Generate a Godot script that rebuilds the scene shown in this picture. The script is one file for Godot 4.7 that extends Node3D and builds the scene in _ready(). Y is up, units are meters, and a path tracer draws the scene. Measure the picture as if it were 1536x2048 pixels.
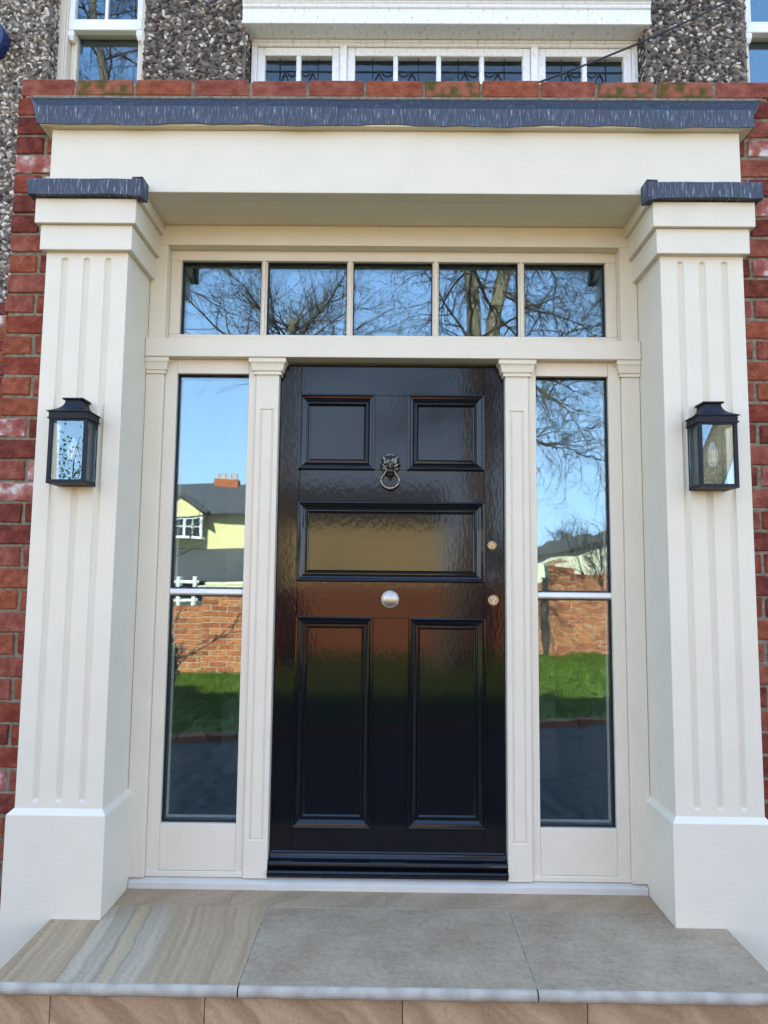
extends Node3D
# A porch with a black panelled door, seen from the garden path. Units are metres, y up, z towards the garden.

const ZW := 0.1641      # face of the porch brickwork
const ZH := -1.53       # face of the house wall behind the porch
const YG := -0.2        # garden ground; the porch floor is y = 0
var rng := RandomNumberGenerator.new()
var used := {}
var M := {}


# ---------------------------------------------------------------- mesh builder
class MB:
	var v := PackedVector3Array()
	var n := PackedVector3Array()
	var uv := PackedVector2Array()
	var plane := ""
	var us := Vector2.ONE
	var uo := Vector2.ZERO

	func tri(a: Vector3, b: Vector3, c: Vector3, na := Vector3.ZERO, nb := Vector3.ZERO, nc := Vector3.ZERO):
		if na == Vector3.ZERO:
			na = (b - a).cross(c - a).normalized()
			nb = na
			nc = na
		v.append(a); v.append(c); v.append(b)
		n.append(na); n.append(nc); n.append(nb)

	func quad(a: Vector3, b: Vector3, c: Vector3, d: Vector3):  # counter-clockwise from outside
		var nn := (c - a).cross(d - b).normalized()
		tri(a, b, c, nn, nn, nn)
		tri(a, c, d, nn, nn, nn)

	func sbox(x0: float, x1: float, y0: float, y1: float, z0: float, z1: float):
		quad(Vector3(x0, y0, z1), Vector3(x1, y0, z1), Vector3(x1, y1, z1), Vector3(x0, y1, z1))
		quad(Vector3(x1, y0, z0), Vector3(x0, y0, z0), Vector3(x0, y1, z0), Vector3(x1, y1, z0))
		quad(Vector3(x0, y0, z0), Vector3(x0, y0, z1), Vector3(x0, y1, z1), Vector3(x0, y1, z0))
		quad(Vector3(x1, y0, z1), Vector3(x1, y0, z0), Vector3(x1, y1, z0), Vector3(x1, y1, z1))
		quad(Vector3(x0, y1, z1), Vector3(x1, y1, z1), Vector3(x1, y1, z0), Vector3(x0, y1, z0))
		quad(Vector3(x0, y0, z0), Vector3(x1, y0, z0), Vector3(x1, y0, z1), Vector3(x0, y0, z1))

	# box with chamfered edges; wob moves each corner a little
	func box(x0: float, x1: float, y0: float, y1: float, z0: float, z1: float, b := 0.002, wob := 0.0, r: RandomNumberGenerator = null):
		if b <= 0.0:
			sbox(x0, x1, y0, y1, z0, z1)
			return
		var lo := Vector3(x0, y0, z0)
		var hi := Vector3(x1, y1, z1)
		var p := {}
		for i in 8:
			var s := Vector3(i & 1, (i >> 1) & 1, (i >> 2) & 1)
			var c := lo + (hi - lo) * s
			var w := Vector3.ZERO
			if wob > 0.0:
				w = Vector3(r.randf_range(-wob, wob), r.randf_range(-wob, wob), r.randf_range(-wob, wob))
			var inn := Vector3(1 - 2 * s.x, 1 - 2 * s.y, 1 - 2 * s.z) * b
			p[i] = [c + w + Vector3(0, inn.y, inn.z), c + w + Vector3(inn.x, 0, inn.z), c + w + Vector3(inn.x, inn.y, 0)]
		# faces
		for ax in 3:
			var u := (ax + 1) % 3
			var t := (ax + 2) % 3
			for s in 2:
				var k0: int = s << ax
				var a: Vector3 = p[k0][ax]
				var bb: Vector3 = p[k0 | (1 << u)][ax]
				var c: Vector3 = p[k0 | (1 << u) | (1 << t)][ax]
				var d: Vector3 = p[k0 | (1 << t)][ax]
				if s == 1: quad(a, bb, c, d)
				else: quad(d, c, bb, a)
			# edges along ax
			for su in 2:
				for sv in 2:
					var e0: int = (su << u) | (sv << t)
					var e1: int = e0 | (1 << ax)
					if (su ^ sv) == 1: quad(p[e0][t], p[e1][t], p[e1][u], p[e0][u])
					else: quad(p[e0][u], p[e1][u], p[e1][t], p[e0][t])
		for i in 8:
			var par := (i & 1) ^ ((i >> 1) & 1) ^ ((i >> 2) & 1)
			if par == 1: tri(p[i][0], p[i][1], p[i][2])
			else: tri(p[i][0], p[i][2], p[i][1])

	# stacked rectangles [y, x0, x1, z0, z1] from bottom to top
	func loft(rings: Array, cap_bottom := true, cap_top := true):
		for i in rings.size() - 1:
			var a: Array = rings[i]
			var c: Array = rings[i + 1]
			var A := [Vector3(a[1], a[0], a[4]), Vector3(a[2], a[0], a[4]), Vector3(a[2], a[0], a[3]), Vector3(a[1], a[0], a[3])]
			var B := [Vector3(c[1], c[0], c[4]), Vector3(c[2], c[0], c[4]), Vector3(c[2], c[0], c[3]), Vector3(c[1], c[0], c[3])]
			for k in 4:
				quad(A[k], A[(k + 1) % 4], B[(k + 1) % 4], B[k])
		if cap_bottom:
			var a: Array = rings[0]
			quad(Vector3(a[1], a[0], a[3]), Vector3(a[2], a[0], a[3]), Vector3(a[2], a[0], a[4]), Vector3(a[1], a[0], a[4]))
		if cap_top:
			var a: Array = rings[-1]
			quad(Vector3(a[1], a[0], a[4]), Vector3(a[2], a[0], a[4]), Vector3(a[2], a[0], a[3]), Vector3(a[1], a[0], a[3]))

	# mitred moulding round a rectangle; prof is [inset, z]
	func moulding(x0: float, x1: float, y0: float, y1: float, z: float, prof: Array):
		for i in prof.size() - 1:
			var a: float = prof[i][0]
			var b: float = prof[i + 1][0]
			var za: float = z + prof[i][1]
			var zb: float = z + prof[i + 1][1]
			var A := [Vector3(x0 + a, y0 + a, za), Vector3(x1 - a, y0 + a, za), Vector3(x1 - a, y1 - a, za), Vector3(x0 + a, y1 - a, za)]
			var B := [Vector3(x0 + b, y0 + b, zb), Vector3(x1 - b, y0 + b, zb), Vector3(x1 - b, y1 - b, zb), Vector3(x0 + b, y1 - b, zb)]
			for k in 4:
				quad(A[k], A[(k + 1) % 4], B[(k + 1) % 4], B[k])

	# profile of [z, y] points (running so that the outside is on the right) pushed along x
	func extrude_x(prof: Array, x0: float, x1: float, parts := 1, wob = null):
		for k in parts:
			var xa := lerpf(x0, x1, float(k) / parts)
			var xb := lerpf(x0, x1, float(k + 1) / parts)
			for i in prof.size() - 1:
				var a := Vector3(xa, prof[i][1], prof[i][0])
				var b := Vector3(xb, prof[i][1], prof[i][0])
				var c := Vector3(xb, prof[i + 1][1], prof[i + 1][0])
				var d := Vector3(xa, prof[i + 1][1], prof[i + 1][0])
				if wob != null:
					a += wob.call(xa, i); b += wob.call(xb, i); c += wob.call(xb, i + 1); d += wob.call(xa, i + 1)
				quad(a, b, c, d)
		for e in [[x0, 1], [x1, -1]]:
			var poly := PackedVector2Array()
			for q in prof: poly.append(Vector2(q[0], q[1]))
			var idx := Geometry2D.triangulate_polygon(poly)
			for i in range(0, idx.size(), 3):
				var P := []
				for k in 3: P.append(Vector3(e[0], poly[idx[i + k]].y, poly[idx[i + k]].x))
				var g: Vector3 = (P[1] - P[0]).cross(P[2] - P[0])
				if g.x * -e[1] > 0: tri(P[0], P[1], P[2])
				else: tri(P[0], P[2], P[1])

	# surface z = f(x, y) over xs, ys, facing +z, smooth
	func relief(xs: Array, ys: Array, f: Callable, keep = null):
		var h := []
		for j in ys.size():
			var row := []
			for i in xs.size(): row.append(f.call(xs[i], ys[j]))
			h.append(row)
		var nm := func(i: int, j: int) -> Vector3:
			var i0 := maxi(i - 1, 0)
			var i1 := mini(i + 1, xs.size() - 1)
			var j0 := maxi(j - 1, 0)
			var j1 := mini(j + 1, ys.size() - 1)
			return Vector3(-(h[j][i1] - h[j][i0]) / (xs[i1] - xs[i0]), -(h[j1][i] - h[j0][i]) / (ys[j1] - ys[j0]), 1).normalized()
		for j in ys.size() - 1:
			for i in xs.size() - 1:
				if keep != null and not keep.call(xs[i], ys[j], xs[i + 1], ys[j + 1]): continue
				var a := Vector3(xs[i], ys[j], h[j][i])
				var b := Vector3(xs[i + 1], ys[j], h[j][i + 1])
				var c := Vector3(xs[i + 1], ys[j + 1], h[j + 1][i + 1])
				var d := Vector3(xs[i], ys[j + 1], h[j + 1][i])
				if h[j][i] == h[j][i + 1] and h[j][i] == h[j + 1][i] and h[j][i] == h[j + 1][i + 1]:
					quad(a, b, c, d)
					continue
				tri(a, b, c, nm.call(i, j), nm.call(i + 1, j), nm.call(i + 1, j + 1))
				tri(a, c, d, nm.call(i, j), nm.call(i + 1, j + 1), nm.call(i, j + 1))

	func tube(path: Array, radii: Array, sides := 6, caps := true):
		var up := Vector3.UP
		var rings := []
		for i in path.size():
			var d: Vector3 = path[mini(i + 1, path.size() - 1)] - path[maxi(i - 1, 0)]
			d = d.normalized()
			var s := up.cross(d)
			if s.length() < 0.05: s = Vector3.RIGHT.cross(d)
			s = s.normalized()
			var t := d.cross(s)
			var ring := []
			for k in sides:
				var a := TAU * k / sides
				ring.append(s * cos(a) + t * sin(a))
			rings.append(ring)
		for i in path.size() - 1:
			for k in sides:
				var k2 := (k + 1) % sides
				var a: Vector3 = path[i] + rings[i][k] * radii[i]
				var b: Vector3 = path[i] + rings[i][k2] * radii[i]
				var c: Vector3 = path[i + 1] + rings[i + 1][k2] * radii[i + 1]
				var d: Vector3 = path[i + 1] + rings[i + 1][k] * radii[i + 1]
				tri(a, b, c, rings[i][k], rings[i][k2], rings[i + 1][k2])
				tri(a, c, d, rings[i][k], rings[i + 1][k2], rings[i + 1][k])
		if caps:
			for e in [0, path.size() - 1]:
				for k in range(1, sides - 1):
					var a: Vector3 = path[e] + rings[e][0] * radii[e]
					var b: Vector3 = path[e] + rings[e][k] * radii[e]
					var c: Vector3 = path[e] + rings[e][k + 1] * radii[e]
					if e == 0: tri(a, c, b)
					else: tri(a, b, c)

	# profile [radius, height] turned round the z axis through c
	func lathe(prof: Array, c: Vector3, seg := 32):
		for i in prof.size() - 1:
			var r0: float = prof[i][0]
			var r1: float = prof[i + 1][0]
			var z0: float = prof[i][1]
			var z1: float = prof[i + 1][1]
			var nr := Vector2(z1 - z0, -(r1 - r0)).normalized()
			for k in seg:
				var a := TAU * k / seg
				var b := TAU * (k + 1) / seg
				var A := Vector3(cos(a), sin(a), 0)
				var B := Vector3(cos(b), sin(b), 0)
				var na := A * nr.x + Vector3(0, 0, nr.y)
				var nb := B * nr.x + Vector3(0, 0, nr.y)
				var p0 := c + A * r0 + Vector3(0, 0, z0)
				var p1 := c + B * r0 + Vector3(0, 0, z0)
				var p2 := c + B * r1 + Vector3(0, 0, z1)
				var p3 := c + A * r1 + Vector3(0, 0, z1)
				if r0 > 1e-6: tri(p0, p1, p2, na, nb, nb)
				if r1 > 1e-6: tri(p0, p2, p3, na, nb, na)

	func mesh() -> ArrayMesh:
		var arr := []
		arr.resize(Mesh.ARRAY_MAX)
		arr[Mesh.ARRAY_VERTEX] = v
		arr[Mesh.ARRAY_NORMAL] = n
		if plane != "":
			for q in v:
				var w := Vector2(q.x, q.z) if plane == "xz" else Vector2(q.x, q.y)
				uv.append(w * us + uo)
			arr[Mesh.ARRAY_TEX_UV] = uv
		var m := ArrayMesh.new()
		m.add_surface_from_arrays(Mesh.PRIMITIVE_TRIANGLES, arr)
		return m


# ---------------------------------------------------------------- things and parts
func numbered(called: String) -> String:
	if not used.has(called):
		used[called] = 0
		return called
	used[called] += 1
	return "%s_%03d" % [called, used[called]]

func thing(called: String, label: String, category: String, at := Vector3.ZERO, group := "") -> Node3D:
	var o := Node3D.new()
	o.name = numbered(called)
	add_child(o)
	o.position = at
	o.set_meta("label", label)
	o.set_meta("category", category)
	if group != "": o.set_meta("group", group)
	return o

# a part whose mesh is given in world axes, under a thing that is not turned
func part(parent: Node3D, called: String, b, mat: Material) -> MeshInstance3D:
	var mi := MeshInstance3D.new()
	mi.name = called
	mi.mesh = b.mesh() if b is MB else b
	mi.material_override = mat
	if parent.get_parent() == self: mi.position = -parent.position
	parent.add_child(mi, true)
	return mi

func group_part(parent: Node3D, called: String) -> Node3D:
	var o := Node3D.new()
	o.name = called
	if parent.get_parent() == self: o.position = -parent.position
	parent.add_child(o, true)
	return o

func structure(called: String, b: MB, mat: Material) -> MeshInstance3D:
	var mi := MeshInstance3D.new()
	mi.name = numbered(called)
	mi.mesh = b.mesh()
	mi.material_override = mat
	add_child(mi)
	mi.set_meta("kind", "structure")
	return mi


# ---------------------------------------------------------------- textures and materials
func lin(r: float, g: float, b: float, a := 1.0) -> Color:
	var c := Color(r, g, b).linear_to_srgb()
	c.a = a
	return c

func noise(sd: int, freq: float, oct := 4, type := FastNoiseLite.TYPE_SIMPLEX_SMOOTH) -> FastNoiseLite:
	var f := FastNoiseLite.new()
	f.seed = sd
	f.frequency = freq
	f.fractal_octaves = oct
	f.noise_type = type
	return f

# seamless noise whose grey runs through colour stops [[t, linear colour], ...]; stretch squeezes it along an axis
func noise_tex(sd: int, size: int, freq: float, oct: int, stretch := Vector2.ONE) -> NoiseTexture2D:
	var t := NoiseTexture2D.new()
	t.width = int(size * stretch.x)
	t.height = int(size * stretch.y)
	t.seamless = true
	t.generate_mipmaps = false
	t.noise = noise(sd, freq, oct)
	return t

func ramp_tex(sd: int, size: int, freq: float, oct: int, stops: Array, stretch := Vector2.ONE) -> NoiseTexture2D:
	var t := noise_tex(sd, size, freq, oct, stretch)
	var g := Gradient.new()
	var off := PackedFloat32Array()
	var cols := PackedColorArray()
	for s in stops:
		off.append(s[0])
		var c: Color = s[1]
		c.a = 1.0
		cols.append(c.linear_to_srgb())
	g.offsets = off
	g.colors = cols
	t.color_ramp = g
	return t

func grey_tex(sd: int, size: int, freq: float, oct: int, stretch := Vector2.ONE) -> NoiseTexture2D:
	return noise_tex(sd, size, freq, oct, stretch)

func normal_tex(sd: int, size: int, freq: float, oct: int, strength: float) -> NoiseTexture2D:
	var t := noise_tex(sd, size, freq, oct)
	t.as_normal_map = true
	t.bump_strength = strength
	return t

func mat(col: Color, rough := 0.6, metal := 0.0, spec := 0.5) -> StandardMaterial3D:
	var m := StandardMaterial3D.new()
	m.albedo_color = col
	m.roughness = rough
	m.metallic = metal
	m.metallic_specular = spec
	return m

func tri_mat(tex: Texture2D, scale: float, rough := 0.7, bump: Texture2D = null, bump_cm := 0.1) -> StandardMaterial3D:
	var m := mat(Color.WHITE, rough)
	m.albedo_texture = tex
	m.uv1_triplanar = true
	m.uv1_world_triplanar = true
	m.uv1_scale = Vector3.ONE * scale
	if bump:
		m.heightmap_enabled = true
		m.heightmap_texture = bump
		m.heightmap_scale = bump_cm
	return m

# coated glass: part of the light is mirrored, the rest passes
func pane_mat(share: float, tint := Color.WHITE, wave: Texture2D = null, wave_scale := 0.0, tile := 1.0) -> StandardMaterial3D:
	var m := StandardMaterial3D.new()
	m.transparency = BaseMaterial3D.TRANSPARENCY_ALPHA
	var im := Image.create(4, 4, false, Image.FORMAT_RGBA8)
	im.fill(Color.WHITE)
	m.albedo_texture = ImageTexture.create_from_image(im) if not M.has("white") else M["white"]
	M["white"] = m.albedo_texture
	m.albedo_color = Color(tint.r, tint.g, tint.b, share)
	m.metallic = 1.0
	m.roughness = 0.0
	if wave:
		m.normal_enabled = true
		m.normal_texture = wave
		m.normal_scale = wave_scale
		m.uv1_triplanar = true
		m.uv1_world_triplanar = true
		m.uv1_scale = Vector3.ONE * tile
	return m

func make_materials():
	var fine := grey_tex(5, 512, 0.03, 4)
	var coarse := grey_tex(6, 512, 0.012, 3)
	# cream satin paint with faint brush grain
	var paint := tri_mat(ramp_tex(11, 512, 0.008, 4, [[0.0, Color(0.64, 0.57, 0.435)], [0.5, Color(0.66, 0.588, 0.45)], [1.0, Color(0.675, 0.602, 0.463)]]), 1.3, 0.38, grey_tex(12, 512, 0.02, 3, Vector2(1, 4)), 0.025)
	M["paint"] = paint
	M["soiled_paint"] = tri_mat(ramp_tex(13, 512, 0.02, 6, [[0.0, Color(0.3, 0.25, 0.19)], [0.1, Color(0.45, 0.4, 0.33)], [0.24, Color(0.7, 0.68, 0.65)], [1.0, Color(0.79, 0.78, 0.76)]], Vector2(2, 1)), 1.7, 0.5)
	M["sill_paint"] = tri_mat(ramp_tex(14, 512, 0.012, 6, [[0.0, Color(0.35, 0.35, 0.33)], [0.08, Color(0.5, 0.5, 0.48)], [0.15, Color(0.53, 0.49, 0.41)], [1.0, Color(0.57, 0.53, 0.45)]]), 1.5, 0.45)
	# gloss black
	var gloss := mat(lin(0.0035, 0.004, 0.006), 0.08, 0.0, 0.42)
	gloss.heightmap_enabled = true
	gloss.heightmap_texture = grey_tex(21, 512, 0.022, 4, Vector2(2, 1))
	gloss.heightmap_scale = 0.01
	gloss.uv1_triplanar = true
	gloss.uv1_world_triplanar = true
	gloss.uv1_scale = Vector3.ONE * 2.2
	M["gloss_black"] = gloss
	M["seal_black"] = mat(lin(0.01, 0.01, 0.01), 0.6)
	M["lantern_black"] = mat(lin(0.008, 0.0095, 0.0135), 0.5, 0.0, 0.35)
	# metals
	M["nickel"] = mat(lin(0.48, 0.43, 0.35), 0.42, 1.0)
	M["brass"] = tri_mat(ramp_tex(31, 256, 0.03, 3, [[0.0, Color(0.27, 0.2, 0.11)], [1.0, Color(0.45, 0.35, 0.21)]]), 6.0, 0.42)
	M["brass"].metallic = 1.0
	M["iron"] = tri_mat(ramp_tex(32, 256, 0.03, 4, [[0.0, Color(0.1, 0.085, 0.06)], [1.0, Color(0.42, 0.38, 0.31)]]), 9.0, 0.32)
	M["iron"].metallic = 1.0
	M["mirror_steel"] = mat(lin(0.5, 0.52, 0.55), 0.0, 1.0)
	# lead
	M["lead"] = tri_mat(ramp_tex(41, 320, 0.03, 3, [[0.0, Color(0.025, 0.03, 0.042)], [0.45, Color(0.036, 0.044, 0.062)], [0.64, Color(0.052, 0.063, 0.088)], [0.74, Color(0.1, 0.115, 0.15)], [0.86, Color(0.24, 0.27, 0.31)], [1.0, Color(0.42, 0.44, 0.47)]], Vector2(6, 0.6)), 2.4, 0.66, fine, 0.05)
	M["lead_dark"] = tri_mat(ramp_tex(42, 512, 0.02, 4, [[0.0, Color(0.016, 0.018, 0.022)], [0.6, Color(0.026, 0.029, 0.035)], [1.0, Color(0.085, 0.09, 0.1)]], Vector2(2, 1)), 2.1, 0.75, fine, 0.05)  # for window cames, and for the apron toned down against its sky light
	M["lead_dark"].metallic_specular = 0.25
	# bricks
	var reds := [[Color(0.17, 0.036, 0.02), Color(0.25, 0.064, 0.037)], [Color(0.2, 0.054, 0.034), Color(0.28, 0.095, 0.063)], [Color(0.12, 0.028, 0.018), Color(0.19, 0.05, 0.033)], [Color(0.22, 0.058, 0.028), Color(0.29, 0.09, 0.046)]]
	var bricks := []
	for i in reds.size():
		bricks.append(tri_mat(ramp_tex(50 + i, 512, 0.009, 6, [[0.0, reds[i][0] * 0.7], [0.35, reds[i][0]], [0.8, reds[i][1]], [0.95, reds[i][1] * 1.15], [1.0, Color(0.42, 0.24, 0.19)]]), 3.1 + 0.37 * i, 0.85, fine, 0.3))
	bricks.append(tri_mat(ramp_tex(58, 512, 0.009, 6, [[0.0, Color(0.18, 0.045, 0.035)], [0.45, Color(0.3, 0.1, 0.075)], [0.6, Color(0.36, 0.19, 0.16)], [0.72, Color(0.5, 0.4, 0.36)], [1.0, Color(0.62, 0.55, 0.5)]]), 2.7, 0.88, fine, 0.16))
	bricks.append(tri_mat(ramp_tex(59, 512, 0.008, 6, [[0.0, Color(0.05, 0.05, 0.015)], [0.4, Color(0.11, 0.075, 0.02)], [0.55, Color(0.24, 0.08, 0.045)], [1.0, Color(0.32, 0.11, 0.075)]]), 3.3, 0.88, fine, 0.16))
	for b in bricks: b.metallic_specular = 0.25
	M["bricks"] = bricks
	M["mortar"] = tri_mat(ramp_tex(61, 512, 0.03, 4, [[0.0, Color(0.1, 0.09, 0.07)], [0.5, Color(0.19, 0.16, 0.105)], [1.0, Color(0.28, 0.24, 0.17)]]), 2.5, 0.95, fine, 0.3)
	M["garden_mortar"] = tri_mat(ramp_tex(62, 256, 0.03, 4, [[0.0, Color(0.3, 0.24, 0.17)], [1.0, Color(0.5, 0.42, 0.32)]]), 2.5, 0.95)
	var gb := []
	for i in 4:
		var c0: Color = [Color(0.36, 0.1, 0.035), Color(0.42, 0.13, 0.045), Color(0.3, 0.08, 0.033), Color(0.46, 0.16, 0.06)][i]
		gb.append(tri_mat(ramp_tex(65 + i, 256, 0.02, 4, [[0.0, c0 * 0.6], [0.5, c0], [1.0, c0 * 1.3]]), 2.0 + i * 0.3, 0.9))
	M["garden_bricks"] = gb
	# pebbledash
	M["render"] = tri_mat(ramp_tex(71, 512, 0.016, 6, [[0.0, Color(0.055, 0.044, 0.034)], [0.5, Color(0.12, 0.097, 0.076)], [1.0, Color(0.2, 0.165, 0.13)]]), 1.9, 0.95, coarse, 0.5)
	var pb := mat(Color.WHITE, 0.75, 0.0, 0.25)
	pb.vertex_color_use_as_albedo = true
	M["pebble"] = pb
	# ground, garden, roofs
	M["paving"] = tri_mat(ramp_tex(81, 512, 0.02, 5, [[0.0, Color(0.05, 0.045, 0.04)], [0.5, Color(0.11, 0.095, 0.08)], [1.0, Color(0.2, 0.17, 0.13)]]), 0.9, 0.95, fine, 0.4)
	M["paving"].metallic_specular = 0.2
	M["lawn"] = tri_mat(ramp_tex(82, 512, 0.05, 5, [[0.0, Color(0.05, 0.08, 0.008)], [0.5, Color(0.1, 0.16, 0.014)], [1.0, Color(0.16, 0.22, 0.025)]]), 0.7, 0.9)
	var gr := mat(lin(0.14, 0.2, 0.02), 0.7, 0.0, 0.3)
	gr.backlight_enabled = true
	gr.backlight = lin(0.1, 0.2, 0.02)
	M["grass"] = gr
	M["slate"] = tri_mat(ramp_tex(83, 512, 0.02, 4, [[0.0, Color(0.035, 0.034, 0.035)], [0.5, Color(0.06, 0.058, 0.06)], [1.0, Color(0.1, 0.095, 0.09)]], Vector2(1, 4)), 0.5, 0.75)
	M["cream_wall"] = tri_mat(ramp_tex(84, 256, 0.02, 4, [[0.0, Color(0.66, 0.54, 0.26)], [1.0, Color(0.74, 0.62, 0.32)]]), 0.3, 0.9)
	M["pale_wall"] = tri_mat(ramp_tex(85, 256, 0.02, 4, [[0.0, Color(0.62, 0.55, 0.4)], [1.0, Color(0.7, 0.63, 0.48)]]), 0.3, 0.9)
	M["white_gloss"] = mat(lin(0.8, 0.79, 0.76), 0.3)
	M["dark_glass"] = mat(lin(0.02, 0.022, 0.025), 0.03, 0.0, 0.5)
	M["terracotta"] = mat(lin(0.5, 0.36, 0.28), 0.85)
	M["bark"] = tri_mat(ramp_tex(86, 512, 0.035, 5, [[0.0, Color(0.05, 0.038, 0.026)], [0.45, Color(0.15, 0.12, 0.08)], [0.7, Color(0.27, 0.22, 0.15)], [1.0, Color(0.42, 0.36, 0.26)]], Vector2(2, 1)), 1.6, 0.9, coarse, 1.2)
	M["twig"] = mat(lin(0.06, 0.045, 0.034), 0.85)
	var lf := mat(lin(0.05, 0.085, 0.02), 0.45)
	lf.backlight_enabled = true
	lf.backlight = lin(0.08, 0.12, 0.02)
	M["leaf"] = lf
	# hall
	M["hall_wall"] = mat(lin(0.3, 0.31, 0.27), 0.8)
	M["hall_mat"] = tri_mat(ramp_tex(91, 512, 0.09, 2, [[0.0, Color(0.05, 0.05, 0.045)], [0.5, Color(0.13, 0.125, 0.11)], [1.0, Color(0.22, 0.21, 0.19)]], Vector2(1, 2)), 4.0, 0.95)
	# glass
	var wave := normal_tex(92, 512, 0.006, 2, 6.0)
	M["pane"] = pane_mat(0.1, Color(0.8, 0.94, 1.0), wave, 0.012, 1.1)
	M["pane_wavy"] = pane_mat(0.1, Color(0.8, 0.94, 1.0), wave, 0.03, 2.1)
	M["pane_inner"] = pane_mat(0.045, Color(0.8, 0.95, 1.0), wave, 0.01, 0.9)
	M["pane_old"] = pane_mat(0.035, Color(0.9, 0.96, 0.96), wave, 0.1, 3.0)
	M["pane_thin"] = pane_mat(0.1, Color(0.8, 0.94, 1.0))
	var bulb := StandardMaterial3D.new()
	bulb.transparency = BaseMaterial3D.TRANSPARENCY_ALPHA
	bulb.albedo_color = Color(1, 1, 1, 0.04)
	bulb.roughness = 0.02
	M["bulb"] = bulb
	M["filament"] = mat(lin(0.85, 0.66, 0.3), 0.4)
	M["cable"] = mat(lin(0.012, 0.012, 0.013), 0.6)
	M["navy"] = mat(lin(0.012, 0.025, 0.09), 0.25)
	make_stone()

# sandstone: banded on one slab, clouded on the others, veined on strips and risers
func make_stone():
	var warp := noise(101, 0.004, 3)
	var band := noise(102, 0.02, 5)
	var cloud := noise(103, 0.006, 5)
	var grain := noise(104, 0.06, 3)
	var streak := noise(105, 0.01, 4)
	var size := 440
	for kind in ["banded", "clouded", "veined", "riser"]:
		var out := PackedByteArray()
		out.resize(size * size * 3)
		for y in size:
			for x in size:
				var fx := float(x) * 640.0 / size
				var fy := float(y) * 640.0 / size
				var c: Color
				if kind == "banded":
					# strata that run from the front edge inwards and lean to the right further in
					var t := fy / 640.0
					var u := fx + 34.0 * (1.0 - t) * (1.0 - t) + 7.0 * warp.get_noise_2d(fx * 0.8, fy * 1.1)
					var s := band.get_noise_2d(u * 1.5, fy * 0.035) * 0.75 + band.get_noise_2d(u * 5.0 + 300.0, fy * 0.05) * 0.25
					var blue := clampf(smoothstep(150.0, 190.0, u) - smoothstep(330.0, 420.0, u), 0, 1)
					c = Color(0.29, 0.245, 0.19).lerp(Color(0.3, 0.305, 0.285), blue * 0.75)
					c = c * (1.0 + 0.36 * s)
					for line in [[168.0, 4.0], [214.0, 3.0], [262.0, 5.0], [308.0, 3.0], [30.0, 4.0], [62.0, 3.0]]:
						c = c.lerp(Color(0.17, 0.14, 0.1), 0.55 * exp(-pow((u - line[0]) / line[1], 2.0)))
					c = c.lerp(Color(0.33, 0.26, 0.15), 0.5 * exp(-pow((u - 285.0) / 14.0, 2.0)))
				elif kind == "clouded":
					var s := cloud.get_noise_2d(fx, fy)
					c = Color(0.235, 0.205, 0.17).lerp(Color(0.3, 0.285, 0.25), clampf(0.5 + s * 0.7, 0, 1))
					var ve := absf(streak.get_noise_2d(fx * 0.7 + fy * 0.55, fy * 1.1 - fx * 0.75))
					c = c * (0.88 + 0.12 * smoothstep(0.0, 0.09, ve))
					c = c * (1.0 + 0.1 * band.get_noise_2d(fx * 0.5, fy * 2.2))
				else:
					var u := fx * 0.8 + fy * 0.9
					var w := fy * 0.5 - fx * 0.5
					var s := band.get_noise_2d(u * 0.6 + 30.0 * warp.get_noise_2d(fx, fy), w * 0.08)
					c = Color(0.25, 0.195, 0.145).lerp(Color(0.36, 0.3, 0.235), clampf(0.5 + s * 1.1, 0, 1))
					if kind == "veined": c = c.lerp(Color(0.26, 0.24, 0.21), 0.5)
				c = c * Color(1.28, 1.02, 0.74) * (1.0 + 0.16 * grain.get_noise_2d(fx, fy))
				c = c.linear_to_srgb()
				var k := (y * size + x) * 3
				out[k] = c.r8
				out[k + 1] = c.g8
				out[k + 2] = c.b8
		var m := mat(Color.WHITE, 0.7, 0.0, 0.28)
		m.albedo_texture = ImageTexture.create_from_image(Image.create_from_data(size, size, false, Image.FORMAT_RGB8, out))
		M["stone_" + kind] = m
	var edge := tri_mat(ramp_tex(106, 256, 0.03, 4, [[0.0, Color(0.28, 0.24, 0.18)], [0.5, Color(0.39, 0.335, 0.255)], [1.0, Color(0.47, 0.41, 0.325)]]), 1.6, 0.7)
	edge.metallic_specular = 0.3
	M["stone_edge"] = edge
	M["grout"] = tri_mat(ramp_tex(107, 256, 0.05, 3, [[0.0, Color(0.16, 0.14, 0.11)], [0.5, Color(0.34, 0.3, 0.24)], [1.0, Color(0.5, 0.46, 0.4)]]), 3.0, 0.95)
	M["grout"].metallic_specular = 0.1


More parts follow.
